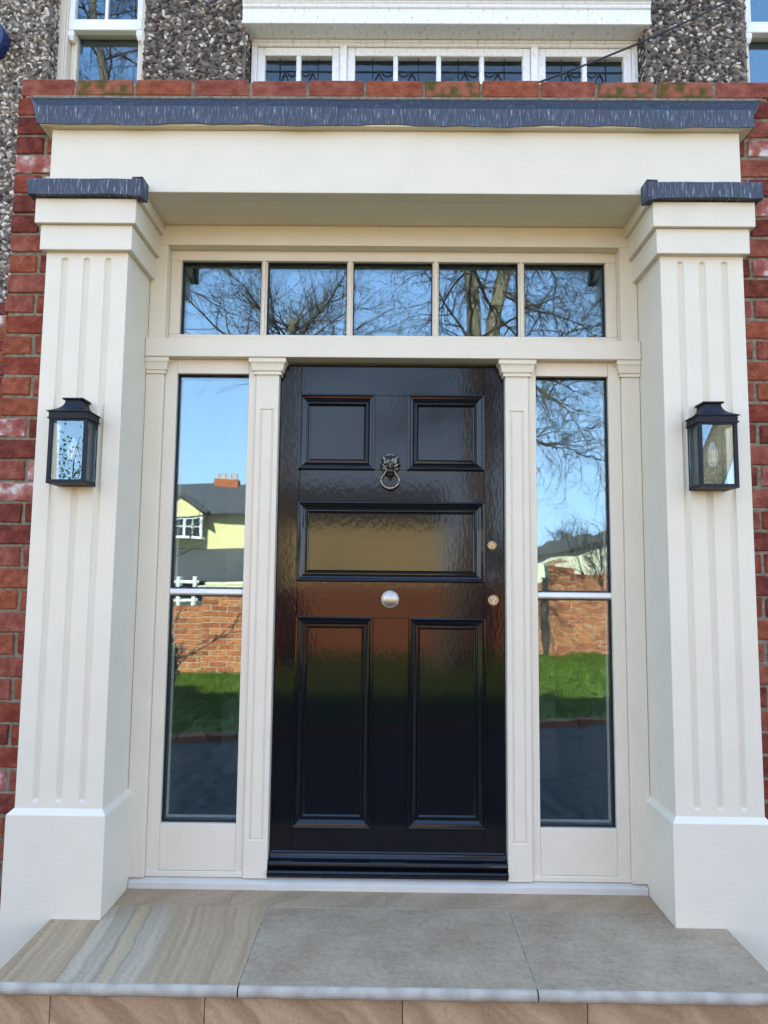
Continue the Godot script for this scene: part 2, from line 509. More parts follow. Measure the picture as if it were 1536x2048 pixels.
# ---------------------------------------------------------------- scene
func _ready():
	rng.seed = 7
	# camera, sky, sun, exposure
	var cam := Camera3D.new()
	cam.position = Vector3(-0.0034, 1.084, 2.6207)
	cam.rotation_degrees = Vector3(5.53, 0.4775, 0.5834)
	cam.fov = 71.25
	cam.near = 0.05
	cam.far = 400.0
	add_child(cam)
	cam.current = true
	var sky_mat := ProceduralSkyMaterial.new()
	sky_mat.sky_top_color = lin(0.15, 0.255, 0.475)
	sky_mat.sky_horizon_color = lin(0.57, 0.69, 0.82)
	sky_mat.sky_curve = 0.2
	sky_mat.ground_bottom_color = lin(0.12, 0.11, 0.09)
	sky_mat.ground_horizon_color = lin(0.3, 0.32, 0.33)
	sky_mat.sun_angle_max = 1.0
	var env := Environment.new()
	env.background_mode = Environment.BG_SKY
	env.sky = Sky.new()
	env.sky.sky_material = sky_mat
	env.background_energy_multiplier = 1.0
	env.tonemap_mode = Environment.TONE_MAPPER_LINEAR
	env.tonemap_exposure = 6.7
	env.sdfgi_enabled = true
	env.ssao_enabled = true
	env.ssil_enabled = true
	var we := WorldEnvironment.new()
	we.environment = env
	add_child(we)
	var sun := DirectionalLight3D.new()
	sun.light_energy = 1.6
	sun.light_color = Color(1.0, 0.93, 0.82)
	sun.light_angular_distance = 0.55
	sun.shadow_enabled = true
	add_child(sun)
	sun.look_at_from_position(Vector3.ZERO, Vector3(0.16, -0.86, 1.0), Vector3.UP)

	make_materials()
	ground()
	house()
	porch()
	step()
	columns()
	entablature()
	surround()
	door()
	lanterns()
	small_things()
	garden()


func ground():
	var g := MB.new()
	g.sbox(-150, 150, YG - 0.5, YG, -120, 200)
	structure("ground", g, M.paving)
	# lawn: from a brick edging to the garden walls
	var l := MB.new()
	var e := func(x: float) -> float: return 3.6 + 0.25 * x
	var xs := [-14.0, -1.7, -1.7, 14.0]
	var zb := [7.0, 7.0, 10.1, 10.1]
	for i in [0, 2]:
		l.quad(Vector3(xs[i], YG + 0.03, maxf(e.call(xs[i]), 1.2)), Vector3(xs[i], YG + 0.03, zb[i]), Vector3(xs[i + 1], YG + 0.03, zb[i]), Vector3(xs[i + 1], YG + 0.03, e.call(xs[i + 1])))
	structure("lawn", l, M.lawn)
	var blade := MB.new()
	for k in 6:
		var a := TAU * k / 6.0 + 0.3
		var d := Vector3(cos(a), 0, sin(a))
		var s := Vector3(-d.z, 0, d.x) * 0.004
		blade.tri(d * 0.012 - s, d * 0.012 + s, d * 0.04 + Vector3(0, 0.05, 0))
		blade.tri(d * 0.012 + s, d * 0.012 - s, d * 0.04 + Vector3(0, 0.05, 0))
	var mm := MultiMesh.new()
	mm.transform_format = MultiMesh.TRANSFORM_3D
	mm.mesh = blade.mesh()
	mm.instance_count = 26000
	for i in mm.instance_count:
		var x := rng.randf_range(-5.0, 6.0)
		var z := rng.randf_range(e.call(x) + 0.05, 6.95 if x < -1.7 else 10.0)
		mm.set_instance_transform(i, Transform3D(Basis(Vector3.UP, rng.randf() * TAU).scaled(Vector3.ONE * rng.randf_range(0.6, 1.2)), Vector3(x, YG + 0.028, z)))
	var mi := MultiMeshInstance3D.new()
	mi.name = "grass"
	mi.multimesh = mm
	mi.material_override = M.grass
	add_child(mi)
	mi.set_meta("kind", "stuff")
	mi.set_meta("label", "short green grass of the front lawn")
	mi.set_meta("category", "grass")
	# brick edging of the lawn
	var t := thing("lawn_edging", "row of red bricks edging the front lawn", "edging", Vector3(0, YG, 3.6))
	var bm := brick_meshes(0.215, 0.1, 0.1, 3)
	for i in 48:
		var x := -5.4 + i * 0.225
		var b := part(t, "brick", bm[i % 3], M.garden_bricks[i % 4])
		b.position = Vector3(x, 0.0, e.call(x) - 3.6 - 0.06)
		b.rotation.y = -0.245


# variants of one brick, base centre at the origin, front at +z
func brick_meshes(w: float, h: float, d: float, count: int) -> Array:
	var out := []
	for i in count:
		var b := MB.new()
		b.box(-w / 2, w / 2, -h / 2, h / 2, -d, 0, 0.0035, 0.0022, rng)
		out.append(b.mesh())
	return out


func lay_brick(parent: Node3D, mesh: Mesh, at: Vector3, m: Material):
	var b := MeshInstance3D.new()
	b.name = "brick"
	b.mesh = mesh
	b.material_override = m
	b.position = at + (-parent.position if parent.get_parent() == self else Vector3.ZERO)
	b.rotation = Vector3(rng.randf_range(-0.008, 0.008), rng.randf_range(-0.008, 0.008), rng.randf_range(-0.004, 0.004))
	parent.add_child(b, true)


func pick_brick() -> Material:
	var r := rng.randf()
	if r < 0.1: return M.bricks[4]
	return M.bricks[rng.randi_range(0, 3)]


# ---------------------------------------------------------------- the porch brickwork
func porch():
	var t := thing("brick_porch", "red brick porch box with brick-on-edge coping round the black door", "porch", Vector3(0, YG, -0.6))
	var core := MB.new()
	var zc := ZW - 0.006
	for s in [-1.0, 1.0]:
		var xa: float = minf(s * 1.374, s * 1.22)
		var xb: float = maxf(s * 1.374, s * 1.22)
		core.sbox(xa, xb, YG, 2.84, -1.52, zc)
		core.sbox(minf(s * 0.96, s * 1.219), maxf(s * 0.96, s * 1.219), YG, 2.84, -1.52, -0.14)
	core.sbox(-1.219, 1.219, 2.46, 2.84, -1.52, 0.16)
	core.sbox(-1.36, 1.36, 2.842, 2.905, -1.52, zc)
	part(t, "mortar_core", core, M.mortar)
	# coping, brick by brick
	var xs := [-1.38, -1.1762, -0.9586, -0.7449, -0.5315, -0.3202, -0.1093, 0.1069, 0.3173, 0.531, 0.7408, 0.9539, 1.1686, 1.38]
	for i in xs.size() - 1:
		var w: float = xs[i + 1] - xs[i] - 0.0105
		var b := MB.new()
		b.box(-w / 2, w / 2, -0.0325, 0.0325, -0.1, 0.0, 0.004, 0.0025, rng)
		var m: Material = M.bricks[[1, 5, 3, 1, 1, 1, 3, 5, 3, 1, 5, 5, 1][i]]
		lay_brick(t, b.mesh(), Vector3((xs[i] + xs[i + 1]) / 2, 2.8815, ZW + rng.randf_range(-0.002, 0.002)), m)
	# piers beside the columns
	var full := brick_meshes(0.152, 0.0645, 0.09, 5)
	var head := brick_meshes(0.0985, 0.0645, 0.09, 5)
	var bat := brick_meshes(0.0495, 0.0645, 0.09, 4)
	for k in 40:
		var y := 2.844 - 0.075 * k - 0.0375
		if y - 0.03 < YG: break
		for s in [-1.0, 1.0]:
			var jx := rng.randf_range(-0.003, 0.003)
			if k % 2 == 1:
				lay_brick(t, full[rng.randi() % 5], Vector3(s * (1.38 - 0.076), y, ZW + rng.randf_range(-0.0015, 0.002)), pick_brick())
			else:
				lay_brick(t, head[rng.randi() % 5], Vector3(s * (1.38 - 0.0493) + jx, y, ZW + rng.randf_range(-0.0015, 0.002)), pick_brick())
				lay_brick(t, bat[rng.randi() % 4], Vector3(s * 1.2445 + jx, y, ZW + rng.randf_range(-0.0015, 0.002)), pick_brick())
	# the side faces, joined
	for s in [-1.0, 1.0]:
		var sb := MB.new()
		for k in 40:
			var y := 2.844 - 0.075 * k - 0.0375
			if y - 0.03 < YG: break
			for j in 8:
				var z0 := ZW - 0.1 - j * 0.2125 - (0.106 if k % 2 == 1 else 0.0)
				if z0 - 0.2 < -1.53: continue
				sb.box(minf(s * 1.3, s * 1.38), maxf(s * 1.3, s * 1.38), y - 0.0325, y + 0.0325, z0 - 0.2025, z0, 0.0035, 0.002, rng)
		var p := part(t, "side_bricks", sb, M.bricks[1])
		p.set_meta("kind", "stuff")
	# the vestibule behind the door
	var fl := MB.new()
	fl.sbox(-0.96, 0.96, YG, 0.0, -1.52, -0.131)
	structure("hall_floor", fl, M.hall_mat)
	var wl := MB.new()
	for s in [-1.0, 1.0]:
		wl.sbox(minf(s * 0.94, s * 0.959), maxf(s * 0.94, s * 0.959), 0.002, 2.455, -1.494, -0.135)
	wl.sbox(-0.958, 0.958, 0.002, 2.455, -1.515, -1.495)
	structure("hall_wall", wl, M.hall_wall)
	var ce := MB.new()
	ce.sbox(-0.938, 0.938, 2.43, 2.455, -1.493, -0.135)
	structure("hall_ceiling", ce, M.hall_wall)


# ---------------------------------------------------------------- the house wall above and behind the porch
func house():
	var t := thing("pebbledash_house", "pebbledashed house front rising behind the brick porch", "house", Vector3(0.3, YG, -4.5))
	var core := MB.new()
	# wall faces round three openings, upper storey
	var zb := ZH - 0.3
	var holes := [[-2.155, -1.565], [-0.929, 1.555], [2.18, 2.77]]
	var low := 3.55
	var high := 5.5
	var xs := [-6.2, -2.155, -1.565, -0.929, 1.555, 2.18, 2.77, 6.8]
	var pale := MB.new()
	pale.sbox(xs[0], xs[1], 2.73, high, zb, ZH)
	part(t, "wall", pale, M.render)
	for k in [2, 4, 6]:
		core.sbox(xs[k], xs[k + 1], low, high, zb, ZH)
	core.sbox(xs[1], xs[7], 2.73, low, zb, ZH)
	for h in holes:
		core.sbox(h[0], h[1], 5.3, high, zb, ZH)
	part(t, "wall", core, M.render)
	var base := MB.new()
	base.sbox(xs[0], xs[7], YG, 2.729, zb, ZH - 0.007)
	part(t, "base_wall", base, M.mortar)
	var back := MB.new()
	back.sbox(xs[0], xs[7], YG, 5.5, -8.0, -7.7)
	for x in [xs[0], xs[7] - 0.3]: back.sbox(x, x + 0.3, YG, 5.5, -7.7, zb)
	back.sbox(xs[0] + 0.3, xs[7] - 0.3, 5.45, 5.5, -7.7, zb)
	part(t, "rear_wall", back, M.render)
	# hipped roof
	var rf := MB.new()
	var e0 := [Vector3(-6.6, 5.55, -1.32), Vector3(7.2, 5.55, -1.32), Vector3(7.2, 5.55, -8.3), Vector3(-6.6, 5.55, -8.3)]
	var ra := Vector3(-3.1, 7.45, -4.8)
	var rb := Vector3(3.7, 7.45, -4.8)
	rf.quad(e0[0], e0[1], rb, ra)
	rf.quad(e0[2], e0[3], ra, rb)
	rf.tri(e0[1], e0[2], rb)
	rf.tri(e0[3], e0[0], ra)
	rf.sbox(-6.6, 7.2, 5.501, 5.549, -8.3, -1.32)
	part(t, "roof", rf, M.slate)
	# brick base, the few courses in view
	var bm := brick_meshes(0.2025, 0.065, 0.06, 5)
	for k in 22:
		var y := 2.73 - 0.0375 - 0.075 * k
		for j in 4:
			var x := -2.72 + j * 0.2125 + (0.106 if k % 2 == 1 else 0.0)
			lay_brick(t, bm[rng.randi() % 5], Vector3(x, y, ZH + rng.randf_range(-0.001, 0.002)), pick_brick())
	# the rest of the brick base, joined by tone
	var far := [MB.new(), MB.new(), MB.new()]
	for k in 39:
		var y := 2.73 - 0.0375 - 0.075 * k
		if y - 0.03 < YG: break
		for j in 32:
			var x := -3.9975 + j * 0.2125 + (0.106 if k % 2 == 1 else 0.0)
			if absf(x) < 1.3 or (k < 22 and x > -2.8 and x < -1.9): continue
			far[rng.randi() % 3].box(x - 0.101, x + 0.101, y - 0.0325, y + 0.0325, ZH - 0.03, ZH, 0.0035, 0.002, rng)
	for i in 3:
		var fb := part(t, "base_bricks", far[i], M.bricks[i])
		fb.set_meta("kind", "stuff")
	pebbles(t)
	sash_window(t, -2.155, -1.565)
	sash_window(t, 2.18, 2.77)
	leaded_window(t)


func pebbles(t: Node3D):
	var meshes := []
	for k in 3:
		var b := MB.new()
		var seg := 7
		var rings := 4
		var rr := []
		for i in rings + 1:
			var row := []
			for j in seg: row.append(rng.randf_range(0.86, 1.12))
			rr.append(row)
		var pt := func(i: int, j: int) -> Vector3:
			var a := PI * i / rings
			var c := TAU * (j % seg) / seg
			var q: float = rr[i][j % seg] if i > 0 and i < rings else 1.0
			return Vector3(sin(a) * cos(c), cos(a), sin(a) * sin(c)) * q
		for i in rings:
			for j in seg:
				var a: Vector3 = pt.call(i, j)
				var c: Vector3 = pt.call(i, j + 1)
				var d: Vector3 = pt.call(i + 1, j + 1)
				var e: Vector3 = pt.call(i + 1, j)
				if i > 0: b.tri(a, c, d, a.normalized(), c.normalized(), d.normalized())
				if i < rings - 1: b.tri(a, d, e, a.normalized(), d.normalized(), e.normalized())
		meshes.append(b.mesh())
	# [x0, x1, y0, y1, facing, pale?]
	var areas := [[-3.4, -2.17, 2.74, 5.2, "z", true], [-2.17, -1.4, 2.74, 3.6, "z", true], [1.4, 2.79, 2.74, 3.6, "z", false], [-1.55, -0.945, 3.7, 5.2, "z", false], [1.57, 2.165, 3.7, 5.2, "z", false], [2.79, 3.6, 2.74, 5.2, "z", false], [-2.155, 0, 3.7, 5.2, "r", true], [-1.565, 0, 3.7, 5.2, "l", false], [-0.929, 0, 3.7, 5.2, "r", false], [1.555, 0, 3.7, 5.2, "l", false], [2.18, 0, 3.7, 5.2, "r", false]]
	var sets := [[], [], []]
	var grid := 0.0222
	for a in areas:
		var wide: float = (a[1] - a[0]) if a[4] == "z" else 0.12
		var nx := int(wide / grid)
		var ny := int((a[3] - a[2]) / grid)
		for i in nx:
			for j in ny:
				if rng.randf() < 0.06: continue
				var u := (i + rng.randf()) * wide / nx
				var y: float = a[2] + (j + rng.randf()) * (a[3] - a[2]) / ny
				var p: Vector3
				var big := rng.randf_range(0.0075, 0.0148) * (1.25 if rng.randf() < 0.12 else 1.0)
				var sc := Vector3(big * rng.randf_range(0.9, 1.75), big * rng.randf_range(0.6, 1.0), big * 0.6)
				var bs := Basis(Vector3(0, 0, 1), rng.randf() * TAU) * Basis(Vector3(1, 0, 0), rng.randf_range(-0.5, 0.5)) * Basis.from_scale(sc)
				if a[4] == "z": p = Vector3(a[0] + u, y, ZH + 0.001)
				else:
					var sg := 1.0 if a[4] == "r" else -1.0
					p = Vector3(a[0] + sg * 0.001, y, ZH - u)
					bs = Basis(Vector3.UP, sg * PI / 2) * bs
				var r := rng.randf()
				var col: Color
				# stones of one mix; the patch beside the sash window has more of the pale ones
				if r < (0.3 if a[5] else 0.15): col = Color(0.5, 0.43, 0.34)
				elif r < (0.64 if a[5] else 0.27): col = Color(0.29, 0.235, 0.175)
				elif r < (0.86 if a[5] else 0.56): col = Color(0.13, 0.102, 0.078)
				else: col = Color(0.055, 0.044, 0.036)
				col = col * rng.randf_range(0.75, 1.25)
				col.a = 1.0
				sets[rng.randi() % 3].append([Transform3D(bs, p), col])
	for k in 3:
		var mm := MultiMesh.new()
		mm.transform_format = MultiMesh.TRANSFORM_3D
		mm.use_colors = true
		mm.mesh = meshes[k]
		mm.instance_count = sets[k].size()
		for i in sets[k].size():
			mm.set_instance_transform(i, sets[k][i][0])
			mm.set_instance_color(i, sets[k][i][1])
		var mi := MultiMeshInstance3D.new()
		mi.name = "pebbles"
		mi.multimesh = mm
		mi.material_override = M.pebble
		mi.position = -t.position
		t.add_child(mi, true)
		mi.set_meta("kind", "stuff")


func sash_window(t: Node3D, x0: float, x1: float):
	var w := group_part(t, "sash_window")
	var zf := ZH - 0.09
	var y0 := 3.7
	var y1 := 5.3
	var f := MB.new()
	f.box(x0, x0 + 0.042, y0, y1, ZH - 0.22, zf, 0.003)
	f.box(x1 - 0.042, x1, y0, y1, ZH - 0.22, zf, 0.003)
	f.box(x0 + 0.042, x1 - 0.042, y1 - 0.05, y1, ZH - 0.22, zf, 0.003)
	f.box(x0 - 0.0, x1, y0 - 0.06, y0, ZH - 0.22, ZH + 0.03, 0.004)
	part(w, "frame", f, M.paint)
	var b := MB.new()
	for s in [x0 + 0.043, x1 - 0.057]: b.box(s, s + 0.014, y0, y1 - 0.05, ZH - 0.2, zf - 0.006, 0.002)
	part(w, "staff_bead", b, M.paint)
	# upper sash, in front, with horns
	var up := MB.new()
	var a := x0 + 0.058
	var c := x1 - 0.058
	var ym := 4.585
	var zu := zf - 0.012
	up.box(a, a + 0.035, ym + 0.075, y1 - 0.05, zu - 0.045, zu, 0.003)
	up.box(c - 0.035, c, ym + 0.075, y1 - 0.05, zu - 0.045, zu, 0.003)
	up.box(a, c, ym, ym + 0.075, zu - 0.045, zu + 0.004, 0.004)
	up.box((a + c) / 2 - 0.009, (a + c) / 2 + 0.009, ym + 0.075, y1 - 0.05, zu - 0.03, zu - 0.006, 0.002)
	for s in [a, c - 0.035]:
		up.loft([[ym - 0.06, s + 0.006, s + 0.029, zu - 0.04, zu - 0.012], [ym - 0.035, s, s + 0.035, zu - 0.045, zu], [ym + 0.001, s, s + 0.035, zu - 0.045, zu]])
	part(w, "upper_sash", up, M.white_gloss)
	var lo := MB.new()
	var zl := zu - 0.05
	lo.box(a, a + 0.04, y0 + 0.001, ym + 0.06, zl - 0.045, zl, 0.003)
	lo.box(c - 0.04, c, y0 + 0.001, ym + 0.06, zl - 0.045, zl, 0.003)
	lo.box(a + 0.04, c - 0.04, ym + 0.01, ym + 0.06, zl - 0.045, zl, 0.003)
	lo.box(a + 0.04, c - 0.04, y0 + 0.001, y0 + 0.09, zl - 0.045, zl, 0.003)
	part(w, "lower_sash", lo, M.paint)
	var g1 := MB.new()
	g1.sbox(a + 0.03, c - 0.03, ym + 0.07, y1 - 0.06, zu - 0.026, zu - 0.022)
	part(w, "pane", g1, M.pane)
	var g2 := MB.new()
	g2.sbox(a + 0.035, c - 0.035, y0 + 0.08, ym + 0.02, zl - 0.026, zl - 0.022)
	part(w, "pane", g2, M.pane)
	var room := MB.new()
	room.sbox(x0 - 0.2, x1 + 0.2, y0 - 0.2, y1 + 0.15, ZH - 0.9, ZH - 0.88)
	part(w, "dark_room_sheet", room, M.hall_mat)  # added dark sheet in place of the dim room behind the sashes


func leaded_window(t: Node3D):
	var w := group_part(t, "leaded_window")
	var zf := ZH - 0.1
	var X0 := -0.915
	var X1 := 1.545
	var top := 4.52
	var bot := 3.6
	var f := MB.new()
	# outer frame with a moulded head
	f.extrude_x([[zf - 0.08, top], [zf - 0.08, top - 0.035], [zf - 0.012, top - 0.035], [zf - 0.004, top - 0.03], [zf - 0.004, top - 0.018], [zf + 0.006, top - 0.013], [zf + 0.006, top]], X0, X1)
	f.box(X0, X0 + 0.035, bot, top - 0.036, zf - 0.08, zf, 0.004)
	f.box(X1 - 0.035, X1, bot, top - 0.036, zf - 0.08, zf, 0.004)
	var mull := [-0.3265, 0.889]
	for x in mull: f.box(x - 0.022, x + 0.022, bot, top - 0.036, zf - 0.08, zf + 0.004, 0.004)
	f.box(X0 + 0.036, X1 - 0.036, bot, bot + 0.04, zf - 0.08, zf, 0.004)
	part(w, "frame", f, M.soiled_paint)
	var lights := [[X0 + 0.036, mull[0] - 0.023, 2], [mull[0] + 0.023, mull[1] - 0.023, 4], [mull[1] + 0.023, X1 - 0.036, 2]]
	for l in lights:
		var c := MB.new()
		var a: float = l[0]
		var b: float = l[1]
		var zs := zf - 0.014
		var ty := top - 0.038
		c.box(a, a + 0.05, bot + 0.041, ty, zs - 0.05, zs, 0.004)
		c.box(b - 0.05, b, bot + 0.041, ty, zs - 0.05, zs, 0.004)
		c.box(a + 0.05, b - 0.05, ty - 0.055, ty, zs - 0.05, zs, 0.004)
		c.box(a + 0.05, b - 0.05, bot + 0.041, bot + 0.1, zs - 0.05, zs, 0.004)
		var n: int = l[2]
		var gw: float = (b - a - 0.1 - (n - 1) * 0.03) / n
		for k in range(1, n):
			var x := a + 0.05 + k * gw + (k - 1) * 0.03
			c.box(x, x + 0.03, bot + 0.1, ty - 0.055, zs - 0.05, zs - 0.002, 0.004)
		part(w, "casement", c, M.soiled_paint)
		for k in n:
			var x := a + 0.05 + k * (gw + 0.03)
			var g := MB.new()
			g.sbox(x, x + gw, bot + 0.1, ty - 0.055, zs - 0.034, zs - 0.031)
			part(w, "pane", g, M.pane_old)
			# lead cames with a tear-drop figure that leans on its neighbour pane
			var cm := MB.new()
			var zc := zs - 0.028
			var gt := ty - 0.055
			var flip := k % 2 == 1
			var fx := func(q: float) -> float: return x + gw * (1.0 - q if flip else q)
			var rad := 0.0032
			cm.tube([Vector3(fx.call(0.46), bot + 0.1, zc), Vector3(fx.call(0.46), gt, zc)], [rad, rad], 6)
			cm.tube([Vector3(x, gt - 0.088, zc), Vector3(x + gw, gt - 0.088, zc)], [rad, rad], 6)
			for side in [-1.0, 1.0]:
				var path := []
				var rr := []
				for i in 13:
					var q := i / 12.0
					path.append(Vector3(fx.call(0.63 + side * 0.17 * sin(q * PI * 0.95) * (0.45 + 0.55 * q)), gt - 0.09 - 0.14 * q, zc))
					rr.append(rad * 0.85)
				cm.tube(path, rr, 6)
				path = []
				for i in 9:
					var q := i / 8.0
					path.append(Vector3(fx.call(0.63 + side * 0.1 * sin(q * PI * 0.9)), gt - 0.105 - 0.1 * q, zc))
				cm.tube(path, rr.slice(0, 9), 6)
			var sw := []
			var r2 := []
			for i in 9:
				var q := i / 8.0
				sw.append(Vector3(fx.call(0.7 + 0.3 * q), gt - 0.098 - 0.022 * sin(q * PI), zc))
				r2.append(rad * 0.85)
			cm.tube(sw, r2, 6)
			part(w, "lead_came", cm, M.lead_dark)
	var room := MB.new()
	room.sbox(-1.1, 1.75, 3.4, 5.2, ZH - 0.95, ZH - 0.93)
	part(w, "dark_room_sheet", room, M.hall_mat)  # added sheet, its dark colour stands for the unlit room behind the leaded panes
	# moulded white head that oversails the window
	var h := MB.new()
	h.extrude_x([[ZH - 0.28, 4.523], [ZH + 0.03, 4.523], [ZH + 0.036, 4.526], [ZH + 0.036, 4.54], [ZH + 0.024, 4.546], [ZH + 0.024, 4.63], [ZH + 0.034, 4.636], [ZH + 0.037, 4.645], [ZH + 0.033, 4.652], [ZH + 0.033, 4.656], [ZH + 0.04, 4.664], [ZH + 0.04, 4.672], [ZH + 0.06, 4.68], [ZH + 0.06, 5.3], [ZH - 0.28, 5.3]], -0.95, 1.585)
	part(w, "head_board", h, M.soiled_paint)


# ---------------------------------------------------------------- step
func step():
	var t := thing("stone_step", "sandstone porch step with pale rounded front edge", "step", Vector3(0, YG, 0.3))
	var core := MB.new()
	core.sbox(-0.912, 0.912, YG, -0.022, -0.128, 0.2335)
	core.sbox(-1.05, 1.05, YG, -0.034, 0.2355, 0.556)
	core.sbox(-1.0715, 1.0715, -0.0335, -0.0015, 0.2355, 0.585)
	core.sbox(-0.912, 0.912, -0.0215, -0.0015, -0.02, 0.234)
	part(t, "bed", core, M.grout)
	# back strip
	var js := [-0.9135, -0.5305, -0.003, 0.5335, 0.9135]
	for i in 4:
		var b := MB.new()
		b.plane = "xz"
		b.us = Vector2(1.4, 1.4)
		b.uo = Vector2(-js[i] * 1.4 + 0.02 + 0.05 * i, 0.1 + 0.2 * i)
		b.box(js[i] + 0.0012, js[i + 1] - 0.0012, -0.02, 0.0, -0.01, 0.128, 0.0012)
		part(t, "paving_tile", b, M.stone_veined)
	# three slabs; the outer two are notched round the columns
	var sj := [-1.0735, -0.3982, 0.403, 1.0735]
	for i in 3:
		var a: float = sj[i] + (0.0022 if i > 0 else 0.0)
		var c: float = sj[i + 1] - (0.0022 if i < 2 else 0.0)
		var poly: PackedVector2Array
		var zf := 0.59
		if i == 0: poly = PackedVector2Array([Vector2(a, zf), Vector2(c, zf), Vector2(c, 0.1305), Vector2(-0.9135, 0.1305), Vector2(-0.9135, 0.2355), Vector2(a, 0.2355)])
		elif i == 2: poly = PackedVector2Array([Vector2(a, zf), Vector2(c, zf), Vector2(c, 0.2355), Vector2(0.9135, 0.2355), Vector2(0.9135, 0.1305), Vector2(a, 0.1305)])
		else: poly = PackedVector2Array([Vector2(a, zf), Vector2(c, zf), Vector2(c, 0.1305), Vector2(a, 0.1305)])
		var b := MB.new()
		b.plane = "xz"
		if i == 0:
			b.us = Vector2(1.0 / 0.69, 1.0 / 0.48)
			b.uo = Vector2(1.08 / 0.69, -0.12 / 0.48)
		else:
			b.us = Vector2(1.16, 1.16)
			b.uo = Vector2(-a * 1.16 + 0.03, -0.1 * 1.16 + (0.35 if i == 2 else 0.02))
		var idx := Geometry2D.triangulate_polygon(poly)
		for k in range(0, idx.size(), 3):
			var p := []
			for m in 3: p.append(Vector3(poly[idx[k + m]].x, 0.0, poly[idx[k + m]].y))
			if (p[1] - p[0]).cross(p[2] - p[0]).y > 0: b.tri(p[0], p[1], p[2])
			else: b.tri(p[0], p[2], p[1])
		for k in poly.size():
			var p: Vector2 = poly[k]
			var q: Vector2 = poly[(k + 1) % poly.size()]
			if k == 0: continue
			b.quad(Vector3(p.x, -0.032, p.y), Vector3(q.x, -0.032, q.y), Vector3(q.x, 0, q.y), Vector3(p.x, 0, p.y))
		var s := part(t, "slab", b, M.stone_banded if i == 0 else M.stone_clouded)
		# rounded sawn front edge
		var e := MB.new()
		var prof := []
		for k in 9:
			var an := -PI / 2 + PI * k / 8.0
			prof.append([zf + 0.0002 + 0.016 * cos(an) * 0.9, -0.016 + 0.016 * sin(an)])
		prof.push_front([zf + 0.0002, -0.032])
		prof.append([zf + 0.0002, 0.0])
		var ph := float(i) * 2.1
		e.extrude_x(prof, a, c, 24, func(x: float, k: int) -> Vector3: return Vector3(0, 0, 0.0012 * sin(x * 31.0 + ph) + 0.0008 * sin(x * 77.0 + k)) if k > 0 and k < 10 else Vector3.ZERO)
		part(s, "rounded_edge", e, M.stone_edge)
	# riser tiles
	var rj := [-1.06, -0.911, -0.4919, 0.0429, 0.5408, 1.06]
	for i in 5:
		var b := MB.new()
		b.plane = "xy"
		b.us = Vector2(1.85, 1.85)
		b.uo = Vector2(-rj[i] * 1.85 + 0.005, 0.4 + 0.12 * i)
		b.box(rj[i] + 0.0012, rj[i + 1] - 0.0012, YG + 0.002, -0.036, 0.557, 0.575, 0.0012)
		part(t, "riser_tile", b, M.stone_riser)


